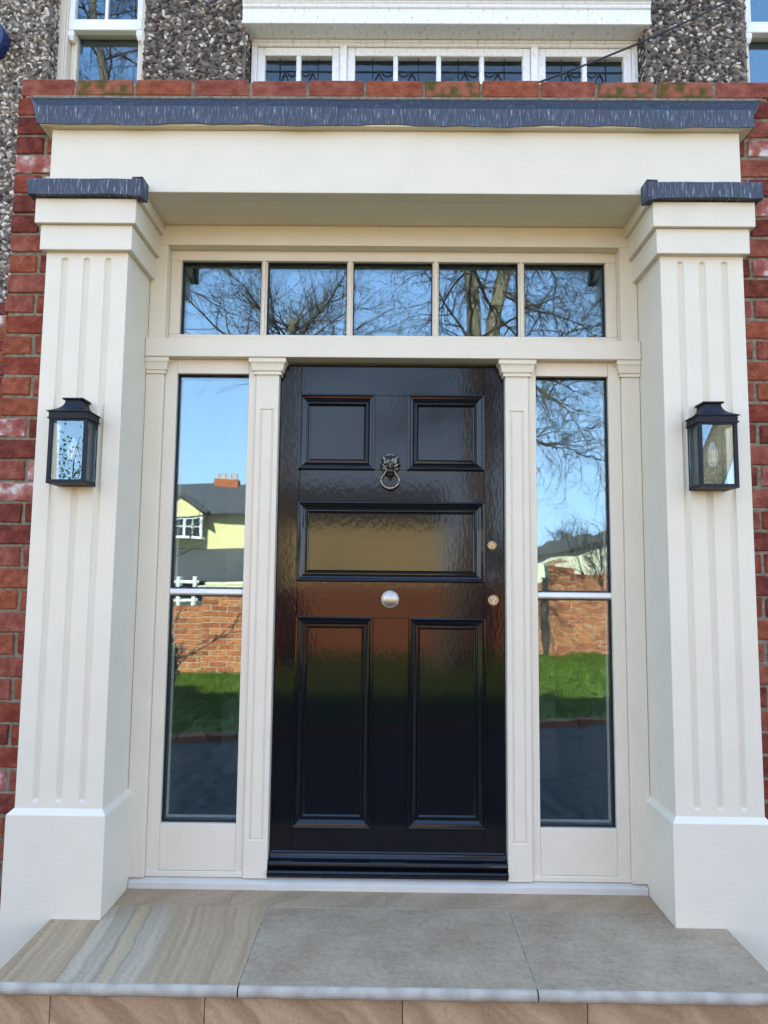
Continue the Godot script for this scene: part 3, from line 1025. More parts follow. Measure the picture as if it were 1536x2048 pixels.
# ---------------------------------------------------------------- columns
func columns():
	for s in [-1.0, 1.0]:
		var t := thing("square_column", "fluted cream square column " + ("beside the banded stone slab" if s < 0 else "beside the door's lock side"), "column", Vector3(s * 1.075, YG, 0.1), "cream columns flanking the door")
		var fx := func(a: float, b: float) -> Array: return [minf(s * a, s * b), maxf(s * a, s * b)]
		var zb := -0.052
		var p: Array = fx.call(0.9145, 1.237)
		var c: Array = fx.call(0.9306, 1.218)
		var pl := MB.new()
		pl.loft([[YG, p[0], p[1], zb, 0.2344], [0.318, p[0], p[1], zb, 0.2344], [0.32, p[0] + 0.001, p[1] - 0.001, zb, 0.2334], [0.337, c[0], c[1], zb, 0.2188]])
		part(t, "plinth", pl, M.paint)
		# shaft: sides and back plain, front with three sunk flutes
		var sh := MB.new()
		var y0 := 0.3372
		var y1 := 2.2228
		var bev := 0.0015
		sh.quad(Vector3(c[0], y0, zb), Vector3(c[0], y0, 0.2188 - bev), Vector3(c[0], y1, 0.2188 - bev), Vector3(c[0], y1, zb))
		sh.quad(Vector3(c[1], y0, 0.2188 - bev), Vector3(c[1], y0, zb), Vector3(c[1], y1, zb), Vector3(c[1], y1, 0.2188 - bev))
		sh.quad(Vector3(c[0], y0, 0.2188 - bev), Vector3(c[0] + bev, y0, 0.2188), Vector3(c[0] + bev, y1, 0.2188), Vector3(c[0], y1, 0.2188 - bev))
		sh.quad(Vector3(c[1] - bev, y0, 0.2188), Vector3(c[1], y0, 0.2188 - bev), Vector3(c[1], y1, 0.2188 - bev), Vector3(c[1] - bev, y1, 0.2188))
		var centres := [s * 1.152, s * 1.0755, s * 1.0]
		centres.sort()
		var hw := 0.0118
		var xs := [c[0] + bev]
		for f in centres:
			xs.append(f - hw - 0.0008)
			for k in 11: xs.append(f - hw + 2 * hw * k / 10.0)
			xs.append(f + hw + 0.0008)
		xs.append(c[1] - bev)
		var fa := 0.356
		var fb := 2.203
		var ys := [y0, fa - 0.001]
		for k in 8: ys.append(fa + hw * (1.0 - cos(k / 7.0 * PI / 2)))
		for k in 8: ys.append(fb - hw * (1.0 - sin(k / 7.0 * PI / 2)))
		ys.append(fb + 0.001)
		ys.append(y1)
		sh.relief(xs, ys, func(x: float, y: float) -> float:
			for f in centres:
				var dx: float = x - f
				var dy := maxf(maxf(fa + hw - y, y - (fb - hw)), 0.0)
				var r := sqrt(dx * dx + dy * dy) / hw
				if r < 1.0: return 0.2188 - 0.0085 * sqrt(1.0 - r * r)
			return 0.2188)
		part(t, "shaft", sh, M.paint)
		var a: Array = fx.call(0.9125, 1.233)
		var b: Array = fx.call(0.8973, 1.2486)
		var lo := MB.new()
		lo.box(a[0], a[1], 2.223, 2.3122, zb, 0.24, 0.0015)
		part(t, "lower_capital_band", lo, M.paint)
		var up := MB.new()
		up.box(b[0], b[1], 2.3128, 2.4017, zb, 0.2546, 0.0015)
		part(t, "upper_capital_band", up, M.paint)
		# lead cap: sheet over a board, dressed down at the front and round the inner corner
		var l: Array = fx.call(0.871, 1.267)
		var cap := MB.new()
		var ph := 1.3 if s > 0 else 0.0
		cap.extrude_x([[0.235, 2.406], [0.2755, 2.4035], [0.2783, 2.4055], [0.2783, 2.459], [0.2755, 2.4625], [0.235, 2.466]], l[0], l[1], 30, func(x: float, k: int) -> Vector3: return Vector3(0, 0.0014 * sin(x * 23.0 + ph) * (1.0 if k < 3 else 0.3), 0.0012 * sin(x * 37.0 + ph * 2.0)) if k > 0 and k < 5 else Vector3.ZERO)
		cap.sbox(minf(s * 1.2485, s * 1.267), maxf(s * 1.2485, s * 1.267), 2.4065, 2.4625, 0.166, 0.234)
		part(t, "lead_cap", cap, M.lead)
		var fold := MB.new()
		var q := [Vector3(s * 0.8705, 2.468, 0.272), Vector3(s * 0.8705, 2.398, 0.274), Vector3(s * 0.921, 2.4025, 0.2805), Vector3(s * 0.905, 2.467, 0.2805)]
		var q2 := [Vector3(s * 0.866, 2.4665, 0.2275), Vector3(s * 0.866, 2.401, 0.2275), Vector3(s * 0.869, 2.396, 0.279), Vector3(s * 0.869, 2.4685, 0.2785)]
		for f in [[q[3], q[0], q[1], q[2]], [q2[0], q2[1], q2[2], q2[3]], [q2[3], q2[2], q[1], q[0]]]:
			if s > 0: fold.quad(f[0], f[1], f[2], f[3])
			else: fold.quad(f[3], f[2], f[1], f[0])
		# underside and top close the fold
		if s > 0:
			fold.quad(q2[1], Vector3(s * 0.895, 2.403, 0.2275), q[2], q2[2])
			fold.quad(q2[0], q2[3], q[3], Vector3(s * 0.895, 2.466, 0.2275))
		else:
			fold.quad(q2[2], q[2], Vector3(s * 0.895, 2.403, 0.2275), q2[1])
			fold.quad(Vector3(s * 0.895, 2.466, 0.2275), q[3], q2[3], q2[0])
		part(t, "lead_fold", fold, M.lead)


# ---------------------------------------------------------------- fascia, soffit and lead flashing over the columns
func entablature():
	var t := thing("porch_fascia", "wide cream fascia board under grey lead flashing", "fascia", Vector3(0, 2.4, 0.1))
	var f := MB.new()
	f.box(-1.2199, 1.2199, 2.4442, 2.676, 0.1645, 0.2235, 0.0015)
	part(t, "fascia_board", f, M.paint)
	var s := MB.new()
	s.sbox(-0.8827, 0.8827, 2.4447, 2.4597, -0.052, 0.1643)
	part(t, "soffit", s, M.paint)
	for k in [-1.0, 1.0]:
		var r := MB.new()
		r.box(minf(k * 0.8827, k * 0.93), maxf(k * 0.8827, k * 0.93), 2.4023, 2.4595, -0.052, 0.1642, 0.001)
		r.box(minf(k * 0.8827, k * 0.93), maxf(k * 0.8827, k * 0.93), 2.4023, 2.444, 0.1643, 0.2233, 0.001)
		part(t, "return_board", r, M.paint)
	var c := MB.new()
	c.box(-1.2555, 1.2555, 2.6766, 2.7, 0.1645, 0.249, 0.001)
	part(t, "cornice_board", c, M.paint)
	# lead in two lengths: apron from the brick joint, front lip with an uneven edge
	for i in 2:
		var x0: float = [-1.2594, -0.213][i]
		var x1: float = [-0.2, 1.2594][i]
		var zo: float = [0.0025, 0.0][i]
		var drop: float = [0.0, 0.004][i]
		var m := MB.new()
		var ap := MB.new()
		var n := 46
		var pt := func(x: float, k: int) -> Vector3:
			var e: float = 0.0034 * sin(x * 9.0 + 1.0 + i) + 0.0024 * sin(x * 23.0 + 2.0 * i) + 0.0012 * sin(x * 61.0)
			if x < -1.2 or x > 1.2: e *= 0.3
			var z: float = 0.2542 + zo
			match k:
				0: return Vector3(x, 2.6785 + e - drop * 0.2, z - 0.004)
				1: return Vector3(x, 2.6775 + e, z)
				2: return Vector3(x, 2.711, z + 0.0014 * sin(x * 13.0 + i))
				3: return Vector3(x, 2.743 - drop, z + 0.001 * sin(x * 19.0))
				4: return Vector3(x, 2.7462 - drop, z - 0.004)
				5: return Vector3(x * 1.03, 2.79, 0.212 + zo * 0.5)
			return Vector3(x * 1.059, 2.8365 + 0.0016 * sin(x * 17.0), 0.1665 + zo * 0.3)
		for k in n:
			var a := lerpf(x0, x1, float(k) / n)
			var b := lerpf(x0, x1, float(k + 1) / n)
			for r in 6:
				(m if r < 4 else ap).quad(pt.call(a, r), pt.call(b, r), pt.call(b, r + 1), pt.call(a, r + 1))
			m.quad(pt.call(b, 0), pt.call(a, 0), Vector3(a, 2.7005, 0.2495), Vector3(b, 2.7005, 0.2495))
		for x in [x0, x1]:
			if absf(x) > 1.0:
				var q := [pt.call(x, 1), pt.call(x, 3), pt.call(x, 6), Vector3(x, 2.679, 0.1665)]
				if x < 0: m.quad(q[0], q[1], q[2], q[3])
				else: m.quad(q[3], q[2], q[1], q[0])
			else:
				m.quad(pt.call(x, 1), pt.call(x, 3), pt.call(x, 3) - Vector3(0, 0, 0.0025), pt.call(x, 1) - Vector3(0, 0, 0.0025))
		part(t, "lead_flashing", m, M.lead)
		part(t, "lead_apron", ap, M.lead_dark)  # same sheet as the lip; colour darkened to offset sky light on the slope
	var mo := MB.new()
	mo.box(-1.34, 1.34, 2.8355, 2.85, 0.158, 0.1655, 0.003, 0.0)
	part(t, "mortar_fillet", mo, M.mortar)


# ---------------------------------------------------------------- door surround
func surround():
	var t := thing("door_surround", "cream timber frame holding sidelights and five-pane fanlight", "door frame", Vector3(0, 0, -0.05))
	var zr := -0.0236
	# head and jambs round the fanlight
	var h := MB.new()
	h.box(-0.929, 0.929, 2.365, 2.4435, -0.13, zr + 0.012, 0.001)
	for s in [-1.0, 1.0]:
		h.box(minf(s * 0.866, s * 0.929), maxf(s * 0.866, s * 0.929), 1.989, 2.3645, -0.13, zr + 0.012, 0.001)
	part(t, "head", h, M.paint)
	# fanlight, set back in the frame
	var fl := group_part(t, "fanlight")
	var ff := MB.new()
	var zi := -0.057
	var gx := 0.8245
	var ga := 2.027
	var gb := 2.324
	ff.box(-0.8655, 0.8655, gb, 2.3645, -0.125, zi, 0.0015)
	ff.box(-0.8655, 0.8655, 1.9885, ga, -0.125, zi, 0.0015)
	for s in [-1.0, 1.0]: ff.box(minf(s * gx, s * 0.8655), maxf(s * gx, s * 0.8655), ga + 0.0004, gb - 0.0004, -0.125, zi, 0.0015)
	part(fl, "frame", ff, M.paint)
	var bx := [-0.5018, -0.1671, 0.1664, 0.4992]
	for x in bx:
		var b := MB.new()
		var prof := [[-0.0128, -0.03], [-0.0118, -0.01], [-0.0056, -0.007], [-0.0046, 0.0], [0.0046, 0.0], [0.0056, -0.007], [0.0118, -0.01], [0.0128, -0.03]]
		for i in prof.size() - 1:
			b.quad(Vector3(x + prof[i][0], ga, zi + prof[i][1]), Vector3(x + prof[i + 1][0], ga, zi + prof[i + 1][1]), Vector3(x + prof[i + 1][0], gb, zi + prof[i + 1][1]), Vector3(x + prof[i][0], gb, zi + prof[i][1]))
		part(fl, "glazing_bar", b, M.paint)
	var ed := [-gx, -0.5018, -0.1671, 0.1664, 0.4992, gx]
	for i in 5:
		var xa: float = ed[i] + (0.013 if i > 0 else 0.001)
		var xb: float = ed[i + 1] - (0.013 if i < 4 else 0.001)
		var g := MB.new()
		g.sbox(ed[i] + 0.001, ed[i + 1] - 0.001, ga + 0.0005, gb - 0.0005, -0.0915, -0.0875)
		part(fl, "pane", g, M.pane)
		var g2 := MB.new()
		g2.sbox(ed[i] + 0.001, ed[i + 1] - 0.001, ga + 0.0005, gb - 0.0005, -0.1115, -0.1075)
		part(fl, "inner_pane", g2, M.pane_inner)
		var sp := MB.new()
		sp.moulding(xa, xb, ga + 0.0005, gb - 0.0005, -0.1075, [[0.0, 0.016], [0.007, 0.0159], [0.007, 0.0]])
		sp.moulding(xa, xb, ga + 0.0005, gb - 0.0005, -0.0873, [[0.0, 0.014], [0.0022, 0.014], [0.003, 0.0]])
		part(fl, "gasket", sp, M.seal_black)
	# transom beam
	var b := MB.new()
	b.box(-0.929, 0.929, 1.917, 1.9879, -0.13, 0.014, 0.0015)
	part(t, "transom_beam", b, M.paint)
	# pilasters: two mullions beside the door and two at the edges
	for s in [-1.0, 1.0]:
		var m := group_part(t, "mullion")
		pilaster(m, s * 0.4267, s * 0.5127, 0.034, 1.8555, 1.9165, -0.014, 0.027, true, s)
		var e := group_part(t, "edge_pilaster")
		pilaster(e, s * 0.862, s * 0.929, 0.034, 1.8555, 1.9165, -0.008, 0.021, false, s)
		sidelight(t, s)
	# sill
	var si := MB.new()
	si.extrude_x([[-0.13, -0.0195], [-0.004, -0.0195], [0.0, 0.0], [0.0, 0.0205], [-0.0015, 0.022], [-0.026, 0.033], [-0.13, 0.038]], -0.912, 0.912)
	part(t, "sill", si, M.sill_paint)


func pilaster(p: Node3D, xa: float, xb: float, y0: float, y1: float, ytop: float, zf: float, grow: float, sunk: bool, s: float):
	var x0 := minf(xa, xb)
	var x1 := maxf(xa, xb)
	var sh := MB.new()
	if sunk:
		var bev := 0.0012
		sh.quad(Vector3(x0, y0, -0.13), Vector3(x0, y0, zf - bev), Vector3(x0, y1, zf - bev), Vector3(x0, y1, -0.13))
		sh.quad(Vector3(x1, y0, zf - bev), Vector3(x1, y0, -0.13), Vector3(x1, y1, -0.13), Vector3(x1, y1, zf - bev))
		sh.quad(Vector3(x0, y0, zf - bev), Vector3(x0 + bev, y0, zf), Vector3(x0 + bev, y1, zf), Vector3(x0, y1, zf - bev))
		sh.quad(Vector3(x1 - bev, y0, zf), Vector3(x1, y0, zf - bev), Vector3(x1, y1, zf - bev), Vector3(x1 - bev, y1, zf))
		# a routed groove round a long panel
		var mx := (x0 + x1) / 2 - s * 0.0004
		var hw := 0.0262
		var ya := 0.161
		var yb := 1.7255
		var gw := 0.0095
		var xs := [x0 + bev, mx - hw - 0.0006]
		for k in 8: xs.append(mx - hw + gw * k / 7.0)
		xs.append(mx - hw + gw + 0.0006)
		xs.append(mx + hw - gw - 0.0006)
		for k in 8: xs.append(mx + hw - gw + gw * k / 7.0)
		xs.append(mx + hw + 0.0006)
		xs.append(x1 - bev)
		var ys := [y0, ya - 0.0006]
		for k in 8: ys.append(ya + gw * k / 7.0)
		ys.append(ya + gw + 0.0006)
		ys.append(yb - gw - 0.0006)
		for k in 8: ys.append(yb - gw + gw * k / 7.0)
		ys.append(yb + 0.0006)
		ys.append(y1)
		sh.relief(xs, ys, func(x: float, y: float) -> float:
			var inset := minf(minf(x - (mx - hw), mx + hw - x), minf(y - ya, yb - y))
			if inset <= 0.0 or inset >= gw: return zf
			var q := inset / gw
			return zf - (0.0045 * sin(q * PI) if q < 0.62 else 0.0045 * sin(0.62 * PI) * (1.0 - q) / 0.38 + 0.0012 * sin((q - 0.62) / 0.38 * PI)))
	else:
		sh.box(x0, x1, y0, y1, -0.13, zf, 0.0012)
	part(p, "shaft", sh, M.paint)
	# moulded capital
	var c := MB.new()
	var h := ytop - y1
	var prof := [[0.0, 0.0], [0.001, 0.33], [0.17, 0.34], [0.171, 0.22], [0.22, 0.23], [0.221, 0.48], [0.27, 0.54], [0.36, 0.58], [0.5, 0.65], [0.64, 0.76], [0.72, 0.86], [0.721, 0.98], [0.74, 1.0], [0.985, 1.0], [1.0, 0.98]]
	var rings := []
	for q in prof:
		var g: float = q[1] * grow
		var y: float = y1 + q[0] * h
		var a := x0 - g
		var b := x1 + g
		if not sunk:
			if s > 0: b = x1
			else: a = x0
		rings.append([y, a, b, -0.07, zf + g * 0.8])
	c.loft(rings)
	part(p, "capital", c, M.paint)


func sidelight(t: Node3D, s: float):
	var w := group_part(t, "sidelight")
	var zf := -0.0236
	var X := func(a: float, b: float) -> Array: return [minf(s * a, s * b), maxf(s * a, s * b)]
	var f := MB.new()
	var a: Array = X.call(0.8155, 0.8615)
	f.box(a[0], a[1], 0.039, 1.9165, -0.125, zf, 0.0015)
	a = X.call(0.5132, 0.543)
	f.box(a[0], a[1], 0.039, 1.9165, -0.125, zf, 0.0015)
	a = X.call(0.5434, 0.8151)
	f.box(a[0], a[1], 1.862, 1.9165, -0.125, zf, 0.0015)
	f.box(a[0], a[1], 0.054, 0.2147, -0.125, zf, 0.0015)
	a = X.call(0.5132, 0.8615)
	f.box(a[0], a[1], 0.0345, 0.0535, -0.124, zf + 0.006, 0.002)
	part(w, "frame", f, M.paint)
	var b := MB.new()
	a = X.call(0.5434, 0.8151)
	b.extrude_x([[-0.0522, 1.024], [-0.044, 1.026], [-0.035, 1.031], [-0.033, 1.0335], [-0.033, 1.0445], [-0.035, 1.047], [-0.044, 1.05], [-0.0522, 1.052]], a[0], a[1])
	part(w, "glazing_bar", b, M.white_gloss)
	for k in 2:
		var y0: float = [0.2152, 1.0525][k]
		var y1: float = [1.0235, 1.8615][k]
		var g := MB.new()
		g.sbox(a[0], a[1], y0, y1, -0.0565, -0.0525)
		part(w, "pane", g, M.pane if s < 0 else M.pane_wavy)
		var g2 := MB.new()
		g2.sbox(a[0], a[1], y0, y1, -0.0765, -0.0725)
		part(w, "inner_pane", g2, M.pane_inner)
		var sp := MB.new()
		sp.moulding(a[0], a[1], y0, y1, -0.0725, [[0.0, 0.016], [0.006, 0.0159], [0.006, 0.0]])
		sp.moulding(a[0] + 0.0004, a[1] - 0.0004, y0, y1, -0.0523, [[0.0, 0.013], [0.002, 0.013], [0.0028, 0.0]])
		part(w, "gasket", sp, M.seal_black)


# ---------------------------------------------------------------- the door
func door():
	var t := thing("front_door", "glossy black five-panel front door with lion-head knocker", "door", Vector3(0, 0.045, -0.07))
	var zf := -0.05
	var panels := [[-0.353, -0.0615, 1.4995, 1.791], [0.0585, 0.352, 1.4995, 1.7905], [-0.351, 0.3515, 1.08, 1.38], [-0.348, -0.0605, 0.197, 0.952], [0.0685, 0.354, 0.199, 0.951]]
	# stiles and rails as separate boards
	var bd := [[-0.4235, -0.347, 0.046, 1.905, 0.0], [0.35, 0.4235, 0.046, 1.905, 0.0], [-0.3465, 0.3495, 1.7885, 1.905, 0.0], [-0.3465, 0.3495, 1.378, 1.502, 0.0004], [-0.3465, 0.3495, 0.949, 1.082, 0.0002], [-0.3465, 0.3495, 0.046, 0.2, 0.0], [-0.064, 0.061, 1.5025, 1.788, 0.0003], [-0.063, 0.071, 0.2005, 0.9485, 0.0]]
	for i in bd.size():
		var q: Array = bd[i]
		var m := MB.new()
		m.box(q[0], q[1], q[2], q[3], -0.094, zf + q[4], 0.0008)
		part(t, "stile" if i < 2 else ("rail" if i < 6 else "muntin"), m, M.gloss_black)
	for q in panels:
		var g := group_part(t, "panel")
		var f := MB.new()
		f.sbox(q[0] + 0.004, q[1] - 0.004, q[2] + 0.004, q[3] - 0.004, -0.085, zf - 0.011)
		part(g, "field", f, M.gloss_black)
		var mo := MB.new()
		mo.moulding(q[0], q[1], q[2], q[3], zf, [[0.0, 0.0], [0.0, 0.011], [0.0015, 0.0135], [0.0055, 0.0145], [0.0085, 0.0135], [0.0095, 0.0095], [0.012, 0.009], [0.0135, 0.0115], [0.016, 0.011], [0.0205, 0.008], [0.026, 0.003], [0.029, 0.0005], [0.0295, -0.0015], [0.0315, -0.0015], [0.033, 0.0008], [0.0355, 0.001], [0.037, -0.001], [0.0385, -0.006], [0.0425, -0.0095], [0.044, -0.0112]])
		part(g, "moulding", mo, M.gloss_black)
	# weather bar
	var w := MB.new()
	var wp := [[-0.0495, 0.043], [-0.008, 0.0425]]
	for k in 8:  # lower roll
		var an := -PI / 2 + PI * 0.86 * k / 7.0
		wp.append([-0.0125 + 0.0095 * cos(an), 0.0535 + 0.0105 * sin(an)])
	wp.append([-0.0215, 0.0665])
	for k in 8:  # upper roll
		var an := -PI / 2 + PI * 0.9 * k / 7.0
		wp.append([-0.0285 + 0.0125 * cos(an), 0.08 + 0.0125 * sin(an)])
	for k in 5:  # hollow up to the top fillet
		var q := k / 4.0
		wp.append([-0.0365 - 0.0095 * q, 0.095 + 0.0145 * q * q])
	wp.append([-0.046, 0.1135])
	wp.append([-0.0495, 0.1175])
	w.extrude_x(wp, -0.4255, 0.4255)
	part(t, "weather_bar", w, M.gloss_black)
	knocker(t, zf)
	# knob
	var k := MB.new()
	k.lathe([[0.031, 0.0], [0.031, 0.003], [0.028, 0.006], [0.016, 0.009], [0.0125, 0.014], [0.0125, 0.03], [0.016, 0.036], [0.027, 0.042], [0.0325, 0.049], [0.034, 0.056], [0.0332, 0.061], [0.0305, 0.0645], [0.0285, 0.065], [0.0275, 0.0642], [0.0265, 0.0645], [0.022, 0.068], [0.014, 0.0715], [0.007, 0.073], [0.0, 0.0735]], Vector3(-0.0002, 1.0185, zf), 48)
	part(t, "knob", k, M.nickel)
	# locks
	var l := MB.new()
	l.lathe([[0.0182, 0.0], [0.0182, 0.004], [0.0168, 0.0065], [0.0145, 0.0072], [0.0137, 0.0056], [0.0128, 0.0056], [0.012, 0.0066], [0.0, 0.0068]], Vector3(0.3782, 1.2201, zf), 36)
	var n1 := part(t, "lock", l, M.brass)
	var kh := MB.new()
	kh.lathe([[0.0024, 0.0], [0.0024, 0.0073], [0.0, 0.0074]], Vector3(0.3787, 1.2155, zf), 14)
	kh.sbox(0.3778, 0.3796, 1.2155, 1.2225, zf, zf + 0.0072)
	part(n1, "keyhole", kh, M.seal_black)
	var e := MB.new()
	e.lathe([[0.0212, 0.0], [0.0212, 0.0035], [0.0196, 0.006], [0.0175, 0.0066], [0.0165, 0.0056], [0.0, 0.0056]], Vector3(0.3828, 1.0171, zf), 36)
	var n2 := part(t, "lock", e, M.brass)
	var ey := MB.new()
	ey.lathe([[0.0086, 0.0], [0.0086, 0.0072], [0.0078, 0.0082], [0.0, 0.0084]], Vector3(0.3828, 1.0225, zf), 24)
	ey.box(0.3781, 0.3875, 1.003, 1.0185, zf, zf + 0.0078, 0.0015)
	part(n2, "cylinder", ey, M.nickel)
	var kh2 := MB.new()
	kh2.lathe([[0.0022, 0.0], [0.0022, 0.009], [0.0, 0.0091]], Vector3(0.3828, 1.0245, zf), 12)
	kh2.sbox(0.3819, 0.3837, 1.0185, 1.0245, zf, zf + 0.0089)
	part(n2, "keyhole", kh2, M.seal_black)


func knocker(t: Node3D, zf: float):
	var k := group_part(t, "knocker")
	var c := Vector3(-0.004, 1.51, zf)
	# lion mask as a deep relief
	var bumps := []
	# [x, y, rx, ry, height]
	bumps.append_array([[0, 0.012, 0.03, 0.034, 0.018], [0, -0.002, 0.02, 0.026, 0.012], [0, -0.012, 0.0125, 0.013, 0.012], [0, -0.009, 0.005, 0.004, 0.006], [0, 0.01, 0.0045, 0.018, 0.006], [-0.0075, -0.018, 0.0065, 0.006, 0.006], [0.0075, -0.018, 0.0065, 0.006, 0.006], [-0.011, 0.012, 0.0075, 0.0032, 0.0065], [0.011, 0.012, 0.0075, 0.0032, 0.0065], [-0.011, 0.0055, 0.004, 0.0028, 0.0035], [0.011, 0.0055, 0.004, 0.0028, 0.0035], [0, 0.03, 0.01, 0.007, 0.006], [-0.025, 0.038, 0.0065, 0.0075, 0.009], [0.025, 0.038, 0.0065, 0.0075, 0.009], [0, -0.031, 0.007, 0.005, 0.011], [0, -0.04, 0.011, 0.012, 0.007]])
	for ring in [[0.031, 13, 0.0075, 0.009], [0.024, 11, 0.006, 0.007]]:
		for i in ring[1]:
			var a: float = PI * 1.5 + TAU * (i + 0.5) / ring[1]
			var rr: float = ring[0]
			bumps.append([cos(a) * rr, 0.006 + sin(a) * rr * 1.08, ring[2] * rng.randf_range(0.7, 1.1), ring[2] * rng.randf_range(0.6, 0.95), ring[3] * rng.randf_range(0.6, 1.2)])
	var dips := [[-0.0115, 0.0075, 0.0035, 0.0022, 0.005], [0.0115, 0.0075, 0.0035, 0.0022, 0.005], [0, -0.0255, 0.0085, 0.0022, 0.009], [-0.0035, -0.0135, 0.0022, 0.0018, 0.004], [0.0035, -0.0135, 0.0022, 0.0018, 0.004], [-0.025, 0.038, 0.003, 0.0035, 0.006], [0.025, 0.038, 0.003, 0.0035, 0.006]]
	var f := func(x: float, y: float) -> float:
		var h := 0.0
		for b in bumps:
			var q: float = pow((x - b[0]) / b[2], 2.0) + pow((y - b[1]) / b[3], 2.0)
			if q < 6.0: h += b[4] * exp(-q * 1.1)
		for b in dips:
			var q: float = pow((x - b[0]) / b[2], 2.0) + pow((y - b[1]) / b[3], 2.0)
			if q < 6.0: h -= b[4] * exp(-q)
		return h
	var xs := []
	var ys := []
	for i in 61: xs.append(-0.042 + 0.084 * i / 60.0)
	for i in 77: ys.append(-0.056 + 0.108 * i / 76.0)
	var m := MB.new()
	m.relief(xs, ys, func(x: float, y: float) -> float:
		var h: float = f.call(x, y)
		return (h - 0.0035) * 1.25 if h > 0.0035 else (h - 0.0035) * 4.0, func(x: float, y: float, x2: float, y2: float) -> bool: return f.call(x, y) > 0.002 or f.call(x2, y2) > 0.002 or f.call(x, y2) > 0.002 or f.call(x2, y) > 0.002)
	for i in m.v.size(): m.v[i] += c
	part(k, "lion_head", m, M.iron)
	# ring: a pear-shaped loop hanging from both sides of the jaw
	var r := MB.new()
	var path := []
	var rad := []
	var n := 40
	for i in n + 1:
		var a := -PI * 0.5 - PI * 0.93 + PI * 1.86 * i / n
		var w := 0.0345 * (1.0 - 0.32 * pow(maxf(0.0, (sin(a) + 0.15) / 1.15), 1.2))
		var p := c + Vector3(cos(a) * w, -0.047 + sin(a) * 0.033 + (0.012 if sin(a) > 0.6 else 0.0) * (sin(a) - 0.6) * 2.0, 0.016)
		path.append(p)
		var q := absf(i - n / 2.0) / (n / 2.0)
		rad.append(0.0048 - 0.0014 * q + 0.0035 * exp(-pow(q / 0.09, 2.0)))
	r.tube(path, rad, 12)
	part(k, "ring", r, M.iron)


